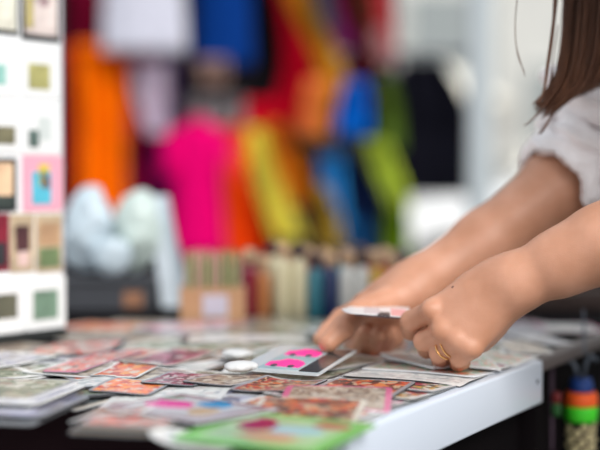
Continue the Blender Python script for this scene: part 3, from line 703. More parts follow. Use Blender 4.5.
# dark case at the right rear
dc = stand_on(560, 320); cse = empty('carry_case', (dc.x+.03, 1.86, TZ-.002), .1); tag(cse, 'dark brown flat case at the right rear behind the forearm', 'case')
bm = bmesh.new(); bev_box(bm, (-.1, -.03, 0), (.09, .06, .03), .004); from_bm('case_body', bm, mat('case_brown', (52, 38, 34), .5), cse)
bm = bmesh.new(); bev_box(bm, (-.1, -.03, .031), (.09, .06, .045), .004); from_bm('lid', bm, mat('case_brown', (52, 38, 34), .5), cse)
bm = bmesh.new(); bev_box(bm, (-.015, -.034, .022), (.005, -.03, .038), .001); from_bm('latch', bm, mat('latch', (150, 140, 120), .3, 1), cse)

# ================================================================ CLOTHES
def cloth_mat(n_, c): return mat('cloth_'+n_, c, .85, bump=.2, bscale=300, var=.1)
def drape(name, path, D, m, label, cat, group, folds=3, amp=.018, parent=None, lock=None):
    pts = cr([(x, y, h) for x, y, h in path], 28); v, f = [], []; nc = 24; th = .004
    sd = random.random()*9
    for s in (0, 1):
        for j, q in enumerate(pts):
            for i in range(nc+1):
                a = -1+2*i/nc; p = P(q.x+a*q.z, q.y, D)
                y = p.y+amp*math.sin(a*folds*math.pi+sd+j*.05)+.006*math.sin(j*.4+sd)+(th if s else 0)
                v.append((p.x, y, p.z))
    n = nc+1; R_ = len(pts); N1 = n*R_
    for j in range(R_-1):
        for i in range(nc):
            a = j*n+i; f.append((a, a+n, a+n+1, a+1)); f.append((N1+a, N1+a+1, N1+a+n+1, N1+a+n))
        for i in (0, nc): a = j*n+i; f.append((a, a+n, N1+a+n, N1+a))
    for i in range(nc):
        for j in (0, R_-1): a = j*n+i; f.append((a, a+1, N1+a+1, N1+a))
    o = from_py(name, v, f, m, parent, True)
    if not parent: tag(o, label, cat, group)
    return o
def shirt(name, x0, x1, y0, y1, D, m, label, group, sleeve=.22, cat='shirt', hanger=True, extra=None):
    """hanging shirt between pixel bounds, real tube body, two sleeves, collar"""
    cx = (x0+x1)/2; p = P(cx, y0, D); b = P(cx, y1, D); Wd = (x1-x0)/F*D; Hh = p.z-b.z; o = empty(name, (p.x, D, b.z)); tag(o, label, cat, group)
    bm = bmesh.new(); rows_ = []; n = 36; sd = random.random()*9
    for j in range(17):
        t = j/16; z = Hh*t; k = 1 if t < .82 else max(.30, 1-(t-.82)/.18*.62); 
        hw = Wd/2*(1-sleeve*.9)*k*(1.03-.06*math.sin(t*3)); dp = .035*(1 if t < .9 else 1-(t-.9)*4)
        rg = []
        for i in range(n):
            a = 2*math.pi*i/n; rr = 1+.06*math.sin(a*7+sd+t*2)*(1-t*.6)
            rg.append(bm.verts.new((hw*math.cos(a)*rr, dp*math.sin(a)*rr, z)))
        rows_.append(rg)
    for A_, B_ in zip(rows_, rows_[1:]):
        for k in range(n): bm.faces.new((A_[k], A_[(k+1) % n], B_[(k+1) % n], B_[k]))
    bm.faces.new(rows_[0]); bm.faces.new(rows_[-1][::-1]); from_bm('shirt_body', bm, m, o, True)
    for s in (-1, 1):
        bm = bmesh.new(); hb = Wd/2*(1-sleeve*.9)
        tube(bm, [(s*hb*.62, 0, Hh*.93), (s*hb*.95, 0, Hh*.84), (s*(Wd/2-.012), 0, Hh*.66), (s*(Wd/2), 0, Hh*.56)], [.02, .034, .036, .034], 14)
        from_bm('sleeve', bm, m, o, True)
    bm = bmesh.new(); tube(bm, [(math.cos(a)*Wd*.12, math.sin(a)*.03, Hh+.003) for a in np.linspace(0, 2*math.pi, 17)], .006, 6, False); from_bm('collar', bm, m, o, True)
    if hanger:
        h = empty('clothes_hanger', (p.x, D, p.z+.005)); tag(h, 'wire hanger carrying the %s' % label.split(',')[0].replace(' hanging', ''), 'hanger', 'hangers on the clothes rails')
        bm = bmesh.new(); tube(bm, [(0, 0, .0), (0, 0, .045), (.01, 0, .06), (0, 0, .072), (-.01, 0, .062)], .002, 6); from_bm('hook', bm, mat('wire', (160, 160, 165), .3, 1), h, True)
        bm = bmesh.new(); tube(bm, [(-.07, 0, -.03), (0, 0, 0), (.07, 0, -.03)], .002, 6); from_bm('shoulder_wire', bm, mat('wire', (160, 160, 165), .3, 1), h, True)
        h.location.z = p.z+.012
    if extra: extra(o, Wd, Hh)
    return o
GU, GL = 'clothes hanging in the upper row', 'clothes hanging in the lower row'
dr = lambda n, p, D, c, l, cat, g, **k: drape(n, p, D, cloth_mat(*c), l, cat, g, **k)
dr('folded_garment', [(66, -70, 9), (66, 0, 9), (67, 50, 9)], 4.13, ('black', (26, 24, 28)), 'narrow black garment at the upper left beside the display board', 'clothes', GU)
shirt('shirt', 66, 106, -75, 48, 4.05, cloth_mat('maroon', (122, 10, 44)), 'dark maroon shirt hanging above the orange trousers', GU)
shirt('shirt', 98, 187, -80, 52, 3.86, cloth_mat('lavender', (206, 206, 220)), 'pale lavender shirt hanging in the upper row', GU, sleeve=.1)
shirt('jacket', 190, 256, -80, 66, 3.95, cloth_mat('royal_blue', (6, 52, 124)), 'royal blue jacket hanging in front of the black coat', GU, sleeve=.16, cat='jacket')
shirt('coat', 182, 298, -90, 105, 4.17, cloth_mat('black', (16, 15, 18)), 'big black coat hanging behind the blue jacket', GU, sleeve=.1, cat='coat')
dr('scarf', [(212, 58, 16), (213, 72, 16), (214, 86, 13)], 3.80, ('brown', (150, 122, 112)), 'small greyish-brown cloth below the blue jacket', 'cloth', GU)
dr('folded_garment', [(215, 97, 30), (215, 110, 30), (217, 130, 28)], 3.97, ('grey', (122, 118, 120)), 'grey cloth showing above the hot pink shirt', 'cloth', GL)
dr('scarf', [(282, -60, 20), (296, 0, 20), (305, 60, 22), (300, 100, 26), (285, 128, 30)], 4.08, ('crimson', (208, 8, 44)), 'wide crimson scarf sweeping down beside the black coat', 'scarf', GU)
dr('scarf', [(262, 100, 20), (250, 116, 24), (240, 128, 20)], 4.0, ('crimson', (208, 8, 44)), 'crimson cloth tail below the black coat', 'scarf', GU)
dr('scarf', [(284, -60, 12), (298, 0, 12), (320, 45, 12), (334, 80, 13), (332, 108, 14), (320, 138, 14)], 3.98, ('gold', (220, 160, 36)), 'golden yellow scarf running diagonally, right of the crimson one', 'scarf', GU)
dr('scarf', [(318, 78, 10), (312, 105, 11), (312, 136, 11)], 3.94, ('peach', (240, 150, 80)), 'peach orange scarf end below the golden scarf', 'scarf', GU)
dr('scarf', [(318, -60, 8), (330, 10, 9), (346, 50, 10)], 4.04, ('violet', (150, 60, 140)), 'violet pink scarf at the top right of the golden scarf', 'scarf', GU)
dr('scarf', [(318, -60, 8), (322, 0, 8), (330, 30, 6)], 3.92, ('slate', (90, 120, 130)), 'slate blue-green scarf at the very top, right of the golden scarf', 'scarf', GU)
dr('scarf', [(338, -60, 9), (352, 30, 9), (360, 70, 9), (364, 110, 8)], 4.1, ('wine', (150, 14, 44)), 'narrow wine red scarf left of the black strip', 'scarf', GU)
dr('scarf', [(356, 80, 12), (354, 105, 16), (352, 136, 18)], 3.9, ('azure', (8, 110, 205)), 'bright blue cloth below the golden scarf', 'cloth', GU)
dr('folded_garment', [(366, 30, 10), (370, 80, 11), (374, 150, 11)], 4.14, ('black', (26, 24, 28)), 'black strip of cloth between the blue cloth and the green one', 'cloth', GU)
dr('scarf', [(368, -60, 12), (376, 0, 15), (384, 55, 11)], 4.16, ('coral', (196, 64, 72)), 'coral red scarf at the upper right of the clothes', 'scarf', GU)
dr('scarf', [(352, -60, 9), (362, 0, 8), (368, 25, 6)], 4.0, ('dark_olive', (70, 66, 40)), 'dark olive scarf at the top between wine and coral ones', 'scarf', GU)
dr('scarf', [(384, 76, 6), (391, 100, 8), (392, 150, 10)], 4.06, ('green', (126, 154, 66)), 'grass green scarf at the right end of the upper row', 'scarf', GU)
dr('scarf', [(378, 28, 6), (382, 50, 9), (384, 64, 7)], 4.02, ('blush', (214, 160, 160)), 'small blush pink cloth on the coral scarf', 'cloth', GU)
# lower row
dr('trousers', [(68, 46, 8), (69, 120, 9), (69, 210, 9)], 3.98, ('scarlet', (200, 10, 26)), 'narrow scarlet garment at the left edge of the orange trousers', 'clothes', GL)
tr = empty('trousers', (P(98, 210, 3.9).x, 3.9, P(98, 210, 3.9).z)); tag(tr, 'bright orange trousers hanging beside the display board', 'trousers', GL)
tr.location = (0, 0, 0)
dr('left_leg', [(88, 46, 12), (91, 120, 12), (93, 210, 12)], 3.9, ('orange', (255, 124, 0)), '', '', None, parent=tr, folds=2)
dr('right_leg', [(110, 46, 12), (112, 120, 13), (113, 210, 13)], 3.91, ('orange', (255, 112, 0)), '', '', None, parent=tr, folds=2)
dr('waistband', [(97, 42, 21), (97, 47, 21), (97, 53, 21)], 3.88, ('orange', (255, 112, 0)), '', '', None, parent=tr, folds=4, amp=.004)
dr('folded_garment', [(136, 52, 18), (136, 120, 19), (136, 213, 19)], 4.06, ('plum', (136, 6, 66)), 'plum red garment right of the orange trousers', 'clothes', GL)
dr('scarf', [(130, 80, 8), (128, 110, 9), (132, 140, 7)], 3.98, ('rose_red', (220, 60, 80)), 'rose red cloth tip over the plum garment', 'cloth', GL)
dr('scarf', [(150, 62, 18), (152, 95, 17), (158, 134, 9)], 3.96, ('pale_pink', (226, 212, 228)), 'pale pinkish cloth below the lavender shirt', 'cloth', GL)
dr('folded_garment', [(165, 55, 16), (166, 130, 14), (168, 205, 14)], 4.1, ('purple', (72, 20, 100)), 'deep purple garment left of the hot pink shirt', 'clothes', GL)
dr('folded_garment', [(176, 130, 12), (176, 220, 12), (178, 320, 12)], 4.2, ('black', (26, 24, 28)), 'black garment hanging low between purple and pink ones', 'clothes', GL)
dr('scarf', [(162, 60, 10), (162, 185, 10), (163, 215, 9), (166, 235, 7)], 4.15, ('magenta', (190, 0, 90)), 'magenta cloth tip below the purple garment', 'cloth', GL)
shirt('shirt', 171, 226, 120, 255, 3.82, cloth_mat('hot_pink', (226, 0, 106)), 'hot pink shirt hanging above the wooden box', GL, sleeve=.04)
dr('scarf', [(234, 126, 11), (236, 180, 13), (242, 256, 14)], 3.80, ('red_orange', (250, 84, 14)), 'red-orange scarf right beside the hot pink shirt', 'scarf', GL)
dr('scarf', [(225, 150, 8), (228, 200, 9), (232, 250, 9)], 3.9, ('salmon_red', (236, 84, 66)), 'salmon red scarf between the pink shirt and the red-orange scarf', 'scarf', GL)
dr('scarf', [(252, 128, 12), (266, 175, 13), (290, 240, 16)], 3.92, ('lime_yellow', (240, 228, 96)), 'lime yellow scarf slanting right in the lower row', 'scarf', GL)
dr('scarf', [(256, 190, 10), (262, 225, 11), (264, 256, 11)], 4.0, ('red_orange', (250, 84, 14)), 'red-orange scarf tail below the lime yellow scarf', 'scarf', GL)
dr('scarf', [(272, 122, 11), (286, 160, 12), (300, 205, 10)], 4.02, ('amber', (240, 140, 24)), 'amber orange scarf right of the lime yellow one', 'scarf', GL)
dr('scarf', [(300, 128, 9), (312, 180, 10), (320, 245, 10)], 4.05, ('bronze', (150, 90, 40)), 'bronze brown scarf in the middle of the lower row', 'scarf', GL)
dr('scarf', [(320, 185, 7), (328, 215, 10), (334, 250, 11)], 3.92, ('mustard', (190, 160, 60)), 'mustard scarf end below the blue cloth', 'scarf', GL)
dr('scarf', [(330, 155, 12), (332, 190, 12), (338, 228, 11)], 3.97, ('bright_blue', (50, 150, 220)), 'light blue cloth left of the navy garment', 'cloth', GL)
dr('folded_garment', [(360, 158, 22), (361, 205, 23), (360, 262, 22)], 4.05, ('navy', (22, 36, 74)), 'navy blue garment at the right of the lower row', 'clothes', GL)
dr('scarf', [(354, 220, 14), (356, 240, 14), (356, 256, 14)], 3.98, ('denim', (30, 90, 140)), 'denim blue cloth on the bottom of the navy garment', 'cloth', GL)
dr('scarf', [(374, 140, 12), (388, 175, 14), (400, 208, 11)], 3.98, ('bright_lime', (186, 204, 70)), 'bright lime scarf slanting past the navy garment', 'scarf', GL)
dr('folded_garment', [(396, 205, 12), (396, 245, 14), (396, 300, 14)], 4.04, ('olive_green', (120, 150, 30)), 'olive green garment below the lime scarf', 'clothes', GL)
dr('folded_garment', [(385, 90, 14), (388, 140, 16), (390, 215, 14)], 4.22, ('charcoal', (40, 38, 44)), 'charcoal garment behind the green and lime scarves', 'clothes', GL)
dr('jacket', [(422, 60, 20), (426, 95, 36), (431, 125, 40), (432, 150, 42), (433, 196, 42)], 4.12, ('dark_navy', (18, 18, 28)), 'dark navy jacket hanging alone at the right end by the tent pole', 'jacket', GL)
# two rails on stands
steel = mat('rail_steel', (110, 112, 116), .35, 1)
def rail(label, z, y, x0, x1):
    r_ = empty('clothes_rail', (0, y, 0)); tag(r_, label, 'clothes rail')
    bm = bmesh.new(); tube(bm, [(x0, 0, z), (x1, 0, z)], .012, 12); from_bm('rail_bar', bm, steel, r_, True)
    for x in (x0+.02, x1-.02):
        bm = bmesh.new(); tube(bm, [(x, 0, .02), (x, 0, z)], .012, 12); from_bm('upright', bm, steel, r_, True)
        bm = bmesh.new(); tube(bm, [(x, -.18, .016), (x, .18, .016)], .014, 10); from_bm('foot', bm, steel, r_, True)
rail('upper steel clothes rail above the picture, carrying the top row', 1.72, 4.02, -.95, .53)
rail('lower steel clothes rail behind the clothes of the bottom row', 1.30, 4.45, -.95, .583)

# ================================================================ THINGS HANGING ON TABLE B
hg = P(581, 400, 1.43); hk = empty('hanging_charm', (hg.x, hg.y, hg.z)); tag(hk, 'hanging charm with blue, orange and green bands, at the right table side', 'charm')
def band(name, z0, z1, r0, r1, m, par):
    bm = bmesh.new(); k = 5; lathe(bm, [(r0*.96, z0)]+[(r0+(r1-r0)*t/k+.0012*math.sin(t/k*math.pi), z0+(z1-z0)*t/k) for t in range(k+1)]+[(r1*.96, z1)], n=24); return from_bm(name, bm, m, par, True)
s = 1.47/F
band('green_band', -.0215, -.0055, .0155, .0165, mat('neon_green', (70, 220, 40), .6), hk)
band('orange_band', -.0055, .0085, .0165, .0150, mat('neon_orange', (255, 100, 30), .6), hk)
band('blue_band', .0085, .0225, .0120, .0100, mat('deep_blue', (20, 60, 130), .6), hk)
bm = bmesh.new()
for i in range(26):
    a = i*2.4; z = -.024-.032*(i/26); r_ = .0115; m4 = Matrix.Translation((r_*math.cos(a), r_*math.sin(a), z)); bmesh.ops.create_icosphere(bm, subdivisions=2, radius=.0042, matrix=m4)
from_bm('cream_beads', bm, mat('bead_cream', (200, 186, 140), .4), hk, True)
band('dark_core', -.06, -.0215, .011, .011, mat('bead_dark', (52, 36, 30), .6), hk)
bm = bmesh.new()
tube(bm, [(-.003, 0, .022), (-.006, -.002, .034), (-.012, 0, .042), (-.016, 0, .038)], .0022, 7); tube(bm, [(.002, 0, .022), (.004, -.002, .036), (.010, 0, .046), (.016, 0, .040)], .0022, 7)
tube(bm, [(.0, -.002, .008), (.002, -.008, .03), (.003, -.002, .05), (.006, .02, .09)], .0012, 7)
from_bm('grey_cord', bm, mat('cord_grey', (96, 104, 116), .6), hk, True)
h2 = P(556, 400, 1.40); hk2 = empty('hanging_charm', (h2.x, h2.y, h2.z)); tag(hk2, 'dim purple strap charm with dark red and green ends, near the white board end', 'charm')
bm = bmesh.new(); bev_box(bm, (-.009, -.002, -.05), (-.002, .001, .045), .001); from_bm('strap', bm, mat('strap_purple', (58, 38, 54), .7), hk2)
band('red_bead', -.003, .008, .0045, .0045, mat('bead_red', (110, 20, 20), .6), hk2)
band('green_bead', -.016, -.003, .0045, .0045, mat('bead_green', (26, 84, 30), .6), hk2)
for o in (hk, hk2):
    pass

# ================================================================ PERSON
skin = mat('skin', (206, 152, 122), .48, bump=.12, bscale=900, sss=.08)
skb = skin.node_tree.nodes['Principled BSDF']; skb.inputs['Subsurface Radius'].default_value = (.012, .004, .002); skb.inputs['Subsurface Scale'].default_value = .6
n = skin.node_tree; tcn = n.nodes.new('ShaderNodeTexCoord')
nz = n.nodes.new('ShaderNodeTexNoise'); nz.inputs['Scale'].default_value = 28; nz.inputs['Detail'].default_value = 3; n.links.new(tcn.outputs['Object'], nz.inputs['Vector'])
rr = n.nodes.new('ShaderNodeValToRGB'); rr.color_ramp.elements[0].position = .35; rr.color_ramp.elements[1].position = .7
rr.color_ramp.elements[0].color = (*lin((190, 134, 104)), 1); rr.color_ramp.elements[1].color = (*lin((208, 152, 124)), 1); n.links.new(nz.outputs['Fac'], rr.inputs[0])
MOLE = P(452, 286, 1.183)
vd = n.nodes.new('ShaderNodeVectorMath'); vd.operation = 'DISTANCE'; vd.inputs[1].default_value = MOLE; n.links.new(tcn.outputs['Object'], vd.inputs[0])
lt = n.nodes.new('ShaderNodeMath'); lt.operation = 'LESS_THAN'; lt.inputs[1].default_value = .0012; n.links.new(vd.outputs['Value'], lt.inputs[0])
mx = n.nodes.new('ShaderNodeMix'); mx.data_type = 'RGBA'; n.links.new(lt.outputs[0], mx.inputs['Factor']); n.links.new(rr.outputs[0], mx.inputs['A']); mx.inputs['B'].default_value = (*lin((96, 54, 40)), 1)
n.links.new(mx.outputs['Result'], skb.inputs['Base Color'])

person = empty('person', (0, 0, 0)); tag(person, 'woman in a white rolled-sleeve blouse, long brown hair, leaning over the table picking cards', 'person')
def chain(pts, rs): return [Cone(pts[i], pts[i+1], rs[i], rs[i+1]) for i in range(len(pts)-1)]
# --- near (left) arm
EL = P(758, 168, 1.17); SH_L = Vector((.47, 1.14, 1.19))
f1 = P(600, 245, 1.185); f2 = P(560, 263, 1.19); WR = P(512, 284, 1.195)
arm = chain([SH_L, EL, P(680, 206, 1.175), f1, f2, WR], [.046, .037, .037, .0305, .0258, .0215])
H = [Cone(WR, P(478, 293, 1.203), .0215, .017), Cone(WR, P(486, 306, 1.198), .0205, .019)]
mc = {'i': (P(492, 283, 1.205), P(434, 309, 1.203)), 'm': (P(493, 290, 1.202), P(446, 328, 1.193)), 'r': (P(494, 297, 1.2), P(459, 338, 1.188)), 'p': (P(496, 304, 1.2), P(473, 346, 1.186))}
for k, (a_, b_) in mc.items(): H.append(Cone(a_, b_, .0145, {'i': .0100, 'm': .0100, 'r': .0095, 'p': .0092}[k]))
H += [Cone(P(494, 305, 1.215), P(478, 338, 1.212), .017, .0125), Cone(P(485, 290, 1.228), P(455, 312, 1.235), .016, .013), Ell(P(470, 318, 1.215), (.028, .02, .022))]
fing = [
 ([P(434, 310, 1.2), P(411, 321, 1.222), P(412, 331, 1.243), P(420, 335, 1.255)], [.0098, .0090, .0082, .0070]),
 ([P(445, 331, 1.193), P(424, 341, 1.212), P(427, 349, 1.236), P(436, 349, 1.25)], [.0098, .0088, .0080, .007]),
 ([P(458, 341, 1.187), P(439, 353, 1.203), P(441, 360, 1.226), P(449, 359, 1.24)], [.0092, .0082, .0076, .0066]),
 ([P(472, 348, 1.184), P(459, 358, 1.193), P(458, 363, 1.213), P(464, 363, 1.225)], [.0088, .0076, .007, .006])]
thumb = ([P(478, 296, 1.232), P(445, 316, 1.250), P(424, 322, 1.258), P(408, 323, 1.250)], [.014, .0108, .0095, .0078])
kn = [Ell(P(429, 310, 1.196), (.0075,)*3), Ell(P(440, 331, 1.187), (.0078,)*3), Ell(P(456, 341, 1.182), (.0074,)*3), Ell(P(469, 349, 1.18), (.0068,)*3)]
palm_f = blend(arm[1:]+H, .016); palm_f2 = blend(H[-1:]+kn, .006)
def hand_fn(palm, knk, fingers, thumb_, upper):
    FB = [blend(chain(*q), .003) for q in fingers]; TB = blend(chain(*thumb_), .004)
    def f(p):
        d = palm(p)
        for q in knk: d = smin(d, q(p), .006)
        e = FB[0](p)
        for q in FB[1:]: e = smin(e, q(p), .0004)
        d = smin(d, e, .003); return smin(d, TB(p), .006)
    return f
allp = arm[1:]+H+kn+sum([chain(*q) for q in fing], [])+chain(*thumb)
lo, hi = boxes(allp); fn = hand_fn(palm_f, kn, fing, thumb, arm)
v1, q1 = surface(fn, lo, hi, .0016); v1 = smooth_np(v1, q1, 1)
near = v1[(np.linalg.norm(v1-np.array(MOLE), axis=1) < .05)]
pp = np.array([proj(q) for q in near]); ok = np.hypot(pp[:, 0]-452, pp[:, 1]-286) < 1.6
if ok.any(): c_ = near[ok]; vd.inputs[1].default_value = tuple(c_[c_[:, 1].argmin()])
# --- far (right) arm
ER = P(600, 158, 1.43); SH_R = Vector((.41, 1.47, 1.18)); WR2 = P(419, 285, 1.345)
arm2 = chain([SH_R, ER, P(560, 186, 1.41), P(486, 243, 1.375), WR2], [.045, .037, .036, .0305, .0245])
H2 = [Cone(WR2, P(388, 297, 1.34), .0235, .0175), Cone(P(410, 292, 1.335), P(392, 312, 1.33), .021, .016), Cone(P(400, 300, 1.35), P(380, 312, 1.36), .018, .014)]
mc2 = [(P(404, 290, 1.35), P(364, 305, 1.345)), (P(404, 295, 1.355), P(372, 312, 1.362)), (P(405, 300, 1.355), P(384, 322, 1.368)), (P(406, 305, 1.35), P(396, 326, 1.362))]
for a_, b_ in mc2: H2.append(Cone(a_, b_, .015, .0105))
H2 += [Cone(P(404, 298, 1.325), P(372, 307, 1.305), .015, .012)]
fing2 = [
 ([P(364, 306, 1.343), P(341, 318, 1.352), P(328, 331, 1.345), P(320, 339, 1.335)], [.0105, .0092, .0082, .0070]),
 ([P(372, 313, 1.36), P(354, 343, 1.365), P(357, 352, 1.338), P(364, 333, 1.318)], [.0105, .009, .0082, .0072]),
 ([P(384, 322, 1.366), P(370, 346, 1.368), P(371, 351, 1.338), P(377, 335, 1.315)], [.0105, .0086, .008, .0072]),
 ([P(396, 326, 1.36), P(386, 344, 1.36), P(385, 347, 1.335), P(390, 334, 1.317)], [.010, .008, .0074, .0065])]
thumb2 = ([P(384, 302, 1.312), P(358, 312, 1.292), P(343, 328, 1.272), P(328, 343, 1.262)], [.0128, .0112, .0104, .0088])
kn2 = [Ell(P(362, 303, 1.338), (.008,)*3)]
H2 += [Cone(P(398, 318, 1.338), P(391, 336, 1.335), .0145, .012)]
palm2 = blend(arm2[1:]+H2, .016); fn2 = hand_fn(palm2, kn2, fing2, thumb2, arm2)
allp = arm2[1:]+H2+kn2+sum([chain(*q) for q in fing2], [])+chain(*thumb2); lo, hi = boxes(allp)
v2, q2 = surface(fn2, lo, hi, .0017); v2 = smooth_np(v2, q2, 1)
# --- torso, head, legs
NB = (SH_L+SH_R)/2+Vector((.0, 0, .045)); HC = Vector((.315, 1.29, 1.37)); PEL = Vector((.66, 1.36, .93))
fd = Vector((-1, -.02, -.35)).normalized(); sd_ = Vector((0, 1, 0)); upv = fd.cross(sd_).normalized()
if upv.z < 0: upv = -upv
Rh = np.array([fd, sd_, upv]).T
def HP(f_, s_, u_): return HC+fd*f_+sd_*s_+upv*u_
CH = (SH_L+SH_R)/2+Vector((.06, 0, -.1))
torso = [Cone(SH_L, NB, .05, .05), Cone(SH_R, NB, .05, .05), Ell(CH, (.13, .16, .15)), Cone(CH, PEL, .125, .13), Cone(CH+Vector((-.02, -.08, -.02)), PEL+Vector((0, -.05, 0)), .08, .1), Cone(CH+Vector((-.02, .08, -.02)), PEL+Vector((0, .05, 0)), .08, .1),
         Cone(SH_L, EL, .047, .037), Cone(SH_R, ER, .047, .037), Cone(NB, HC+Vector((.03, 0, -.06)), .05, .048)]
FT = [Vector((.72, 1.24, .06)), Vector((.74, 1.46, .06))]; legs = []
for i, ft in enumerate(FT):
    hip = PEL+Vector((0, -.08 if i == 0 else .08, -.03)); kn_ = Vector((ft.x-.03, ft.y, .5)); legs += [Cone(hip, kn_, .085, .055), Cone(kn_, ft, .055, .036), Cone(ft, ft+Vector((-.15, 0, -.025)), .034, .026)]
v3, q3 = surface(blend(torso+legs, .04), *boxes(torso+legs), .008)
head = [Ell(HP(-.015, 0, .03), (.1, .075, .09), Rh), Ell(HP(.035, 0, -.02), (.062, .06, .085), Rh), Ell(HP(.062, 0, -.085), (.028, .03, .022), Rh), Cone(HP(.092, 0, .012), HP(.112, 0, -.02), .008, .0125), Ell(HP(.085, 0, -.052), (.016, .024, .006), Rh), Ell(HP(.083, 0, -.062), (.015, .021, .006), Rh),
        Cone(NB, HC+Vector((.03, 0, -.06)), .05, .048)] + [Ell(HP(-.01, s_*.076, -.005), (.02, .008, .03), Rh) for s_ in (-1, 1)] + [Cone(HP(.08, s_*.018, .035), HP(.075, s_*.048, .032), .007, .005) for s_ in (-1, 1)]
v4, q4 = surface(blend(head, .014), *boxes(head), .0035)
join_np('body', [(v1, q1), (v2, q2), (v3, q3), (v4, q4)], skin, person)
for s_ in (-1, 1):
    bm = bmesh.new(); bmesh.ops.create_uvsphere(bm, u_segments=20, v_segments=14, radius=.0118); e_ = from_bm('eye', bm, mat('eye_white', (235, 232, 226), .2), person, True); e_.location = HP(.072, s_*.032, .008)
    bm = bmesh.new(); bmesh.ops.create_uvsphere(bm, u_segments=14, v_segments=10, radius=.006); i_ = from_bm('iris', bm, mat('iris_brown', (70, 44, 30), .2), person, True); i_.location = HP(.0785, s_*.032, .006)
# rings on the near hand
gold = mat('gold', (222, 170, 110), .22, 1)
ra, rb_ = fing[2][0][0], fing[2][0][1]; ax = (rb_-ra).normalized()
for k, (t, tw) in enumerate(((.50, .10), (.66, -.16))):
    c = ra.lerp(rb_, t); r_ = .0092+(.0082-.0092)*t+.0006; e1 = ax.cross(Vector((0, 0, 1))).normalized(); e2 = ax.cross(e1)
    bm = bmesh.new(); tube(bm, [c+(e1*math.cos(a)+e2*math.sin(a))*r_+ax*tw*.01*math.cos(a) for a in np.linspace(0, 2*math.pi, 41)], .0009, 8, False); from_bm('ring', bm, gold, person, True)

# --- blouse
blouse_m = mat('blouse_white', (252, 246, 246), .8, bump=.25, bscale=700, sss=.0)
blouse = empty('blouse', (0, 0, 0)); blouse.parent = person
tor = [Cone(SH_L, NB, .062, .06), Cone(SH_R, NB, .062, .06), Ell(CH, (.15, .175, .165)), Cone(CH, PEL, .145, .16), Cone(CH+Vector((-.02, -.08, -.02)), PEL+Vector((0, -.05, .0)), .095, .125), Cone(CH+Vector((-.02, .08, -.02)), PEL+Vector((0, .05, 0)), .095, .125)]
vb, qb = surface(blend(tor, .05), *boxes(tor), .008)
vb = np.array([p+np.array([0, .004, .002])*mnoise.noise(Vector(p)*14)*2 for p in vb]); join_np('bodice', [(vb, qb)], blouse_m, blouse)
def sleeve_mesh(name, pts, rs, th=.0022, n=56, amp=.10, seed=0, rows=40, wav=0., parent=blouse, m=blouse_m):
    c = cr(pts, rows); rad = [Vector((a, 0, 0)) for a in rs]; rad = [q.x for q in cr(rad, rows)]; v, f = [], []
    fr_ = []
    ref = Vector((0, -1, .2))
    for i in range(rows):
        t = (c[min(i+1, rows-1)]-c[max(i-1, 0)]).normalized(); a = (ref-t*ref.dot(t)).normalized(); fr_.append((a, t.cross(a)))
    for s in (0, 1):
        for i in range(rows):
            for k in range(n):
                an = 2*math.pi*k/n; a, b = fr_[i]; r_ = rad[i]
                r_ *= 1+amp*.35*(.5-abs(mnoise.noise(Vector((math.cos(an)*3.2+seed*2, math.sin(an)*3.2, i*.42)))))+amp*mnoise.noise(Vector((math.cos(an)*1.4+seed, math.sin(an)*1.4, i*.16)))+amp*.5*math.sin(i*.75+2*math.sin(an*2+seed)+an)*.5
                wr = mnoise.noise(Vector((math.cos(an)*5+seed*3, math.sin(an)*5, i*.9*18/rows)))
                r_ += .0022*(.5-abs(wr)*2)
                tg = a.cross(b); v.append(c[i]+(a*math.cos(an)+b*math.sin(an))*(r_-(th if s else 0))+tg*wav*mnoise.noise(Vector((math.cos(an)*1.6+seed, math.sin(an)*1.6, seed))))
    N1 = rows*n
    for i in range(rows-1):
        for k in range(n):
            a = i*n+k; b = i*n+(k+1) % n; f.append((a, b, b+n, a+n)); f.append((N1+a, N1+a+n, N1+b+n, N1+b))
    for i in (0, rows-1):
        for k in range(n): a = i*n+k; b = i*n+(k+1) % n; f.append((a, b, N1+b, N1+a))
    return from_py(name, v, f, m, parent, True)
CU = P(568, 187, 1.405); axr = (ER-P(486, 243, 1.375)).normalized()
C_open = P(561, 187, 1.406)
sleeve_mesh('right_sleeve', [C_open+axr*.036, C_open+axr*.056, P(606, 148, 1.43), P(632, 90, 1.445), P(660, 0, 1.46), SH_R], [.048, .056, .070, .074, .070, .060], seed=2, amp=.30, rows=60, n=90)
sleeve_mesh('right_cuff', [C_open-axr*.008, C_open-axr*.004, C_open+axr*.012, C_open+axr*.034], [.0500, .0535, .0535, .0500], th=.005, seed=2, amp=.10, rows=18, n=110, wav=.010)
sleeve_mesh('right_cuff_fold', [C_open+axr*.018, C_open+axr*.021, C_open+axr*.032, C_open+axr*.044, C_open+axr*.048], [.0590, .0620, .0630, .0590, .0520], th=.005, seed=5, amp=.13, rows=20, n=110, wav=.022)
axl = (EL-f1).normalized(); C_l = P(712, 190, 1.172)
sleeve_mesh('left_sleeve', [C_l, C_l+axl*.03, EL+Vector((.005, 0, .02)), EL.lerp(SH_L, .5), SH_L], [.047, .05, .056, .062, .060], seed=7)
sleeve_mesh('left_cuff', [C_l-axl*.006, C_l+axl*.012, C_l+axl*.034], [.0485, .0515, .051], th=.004, seed=8, amp=.06, rows=12)
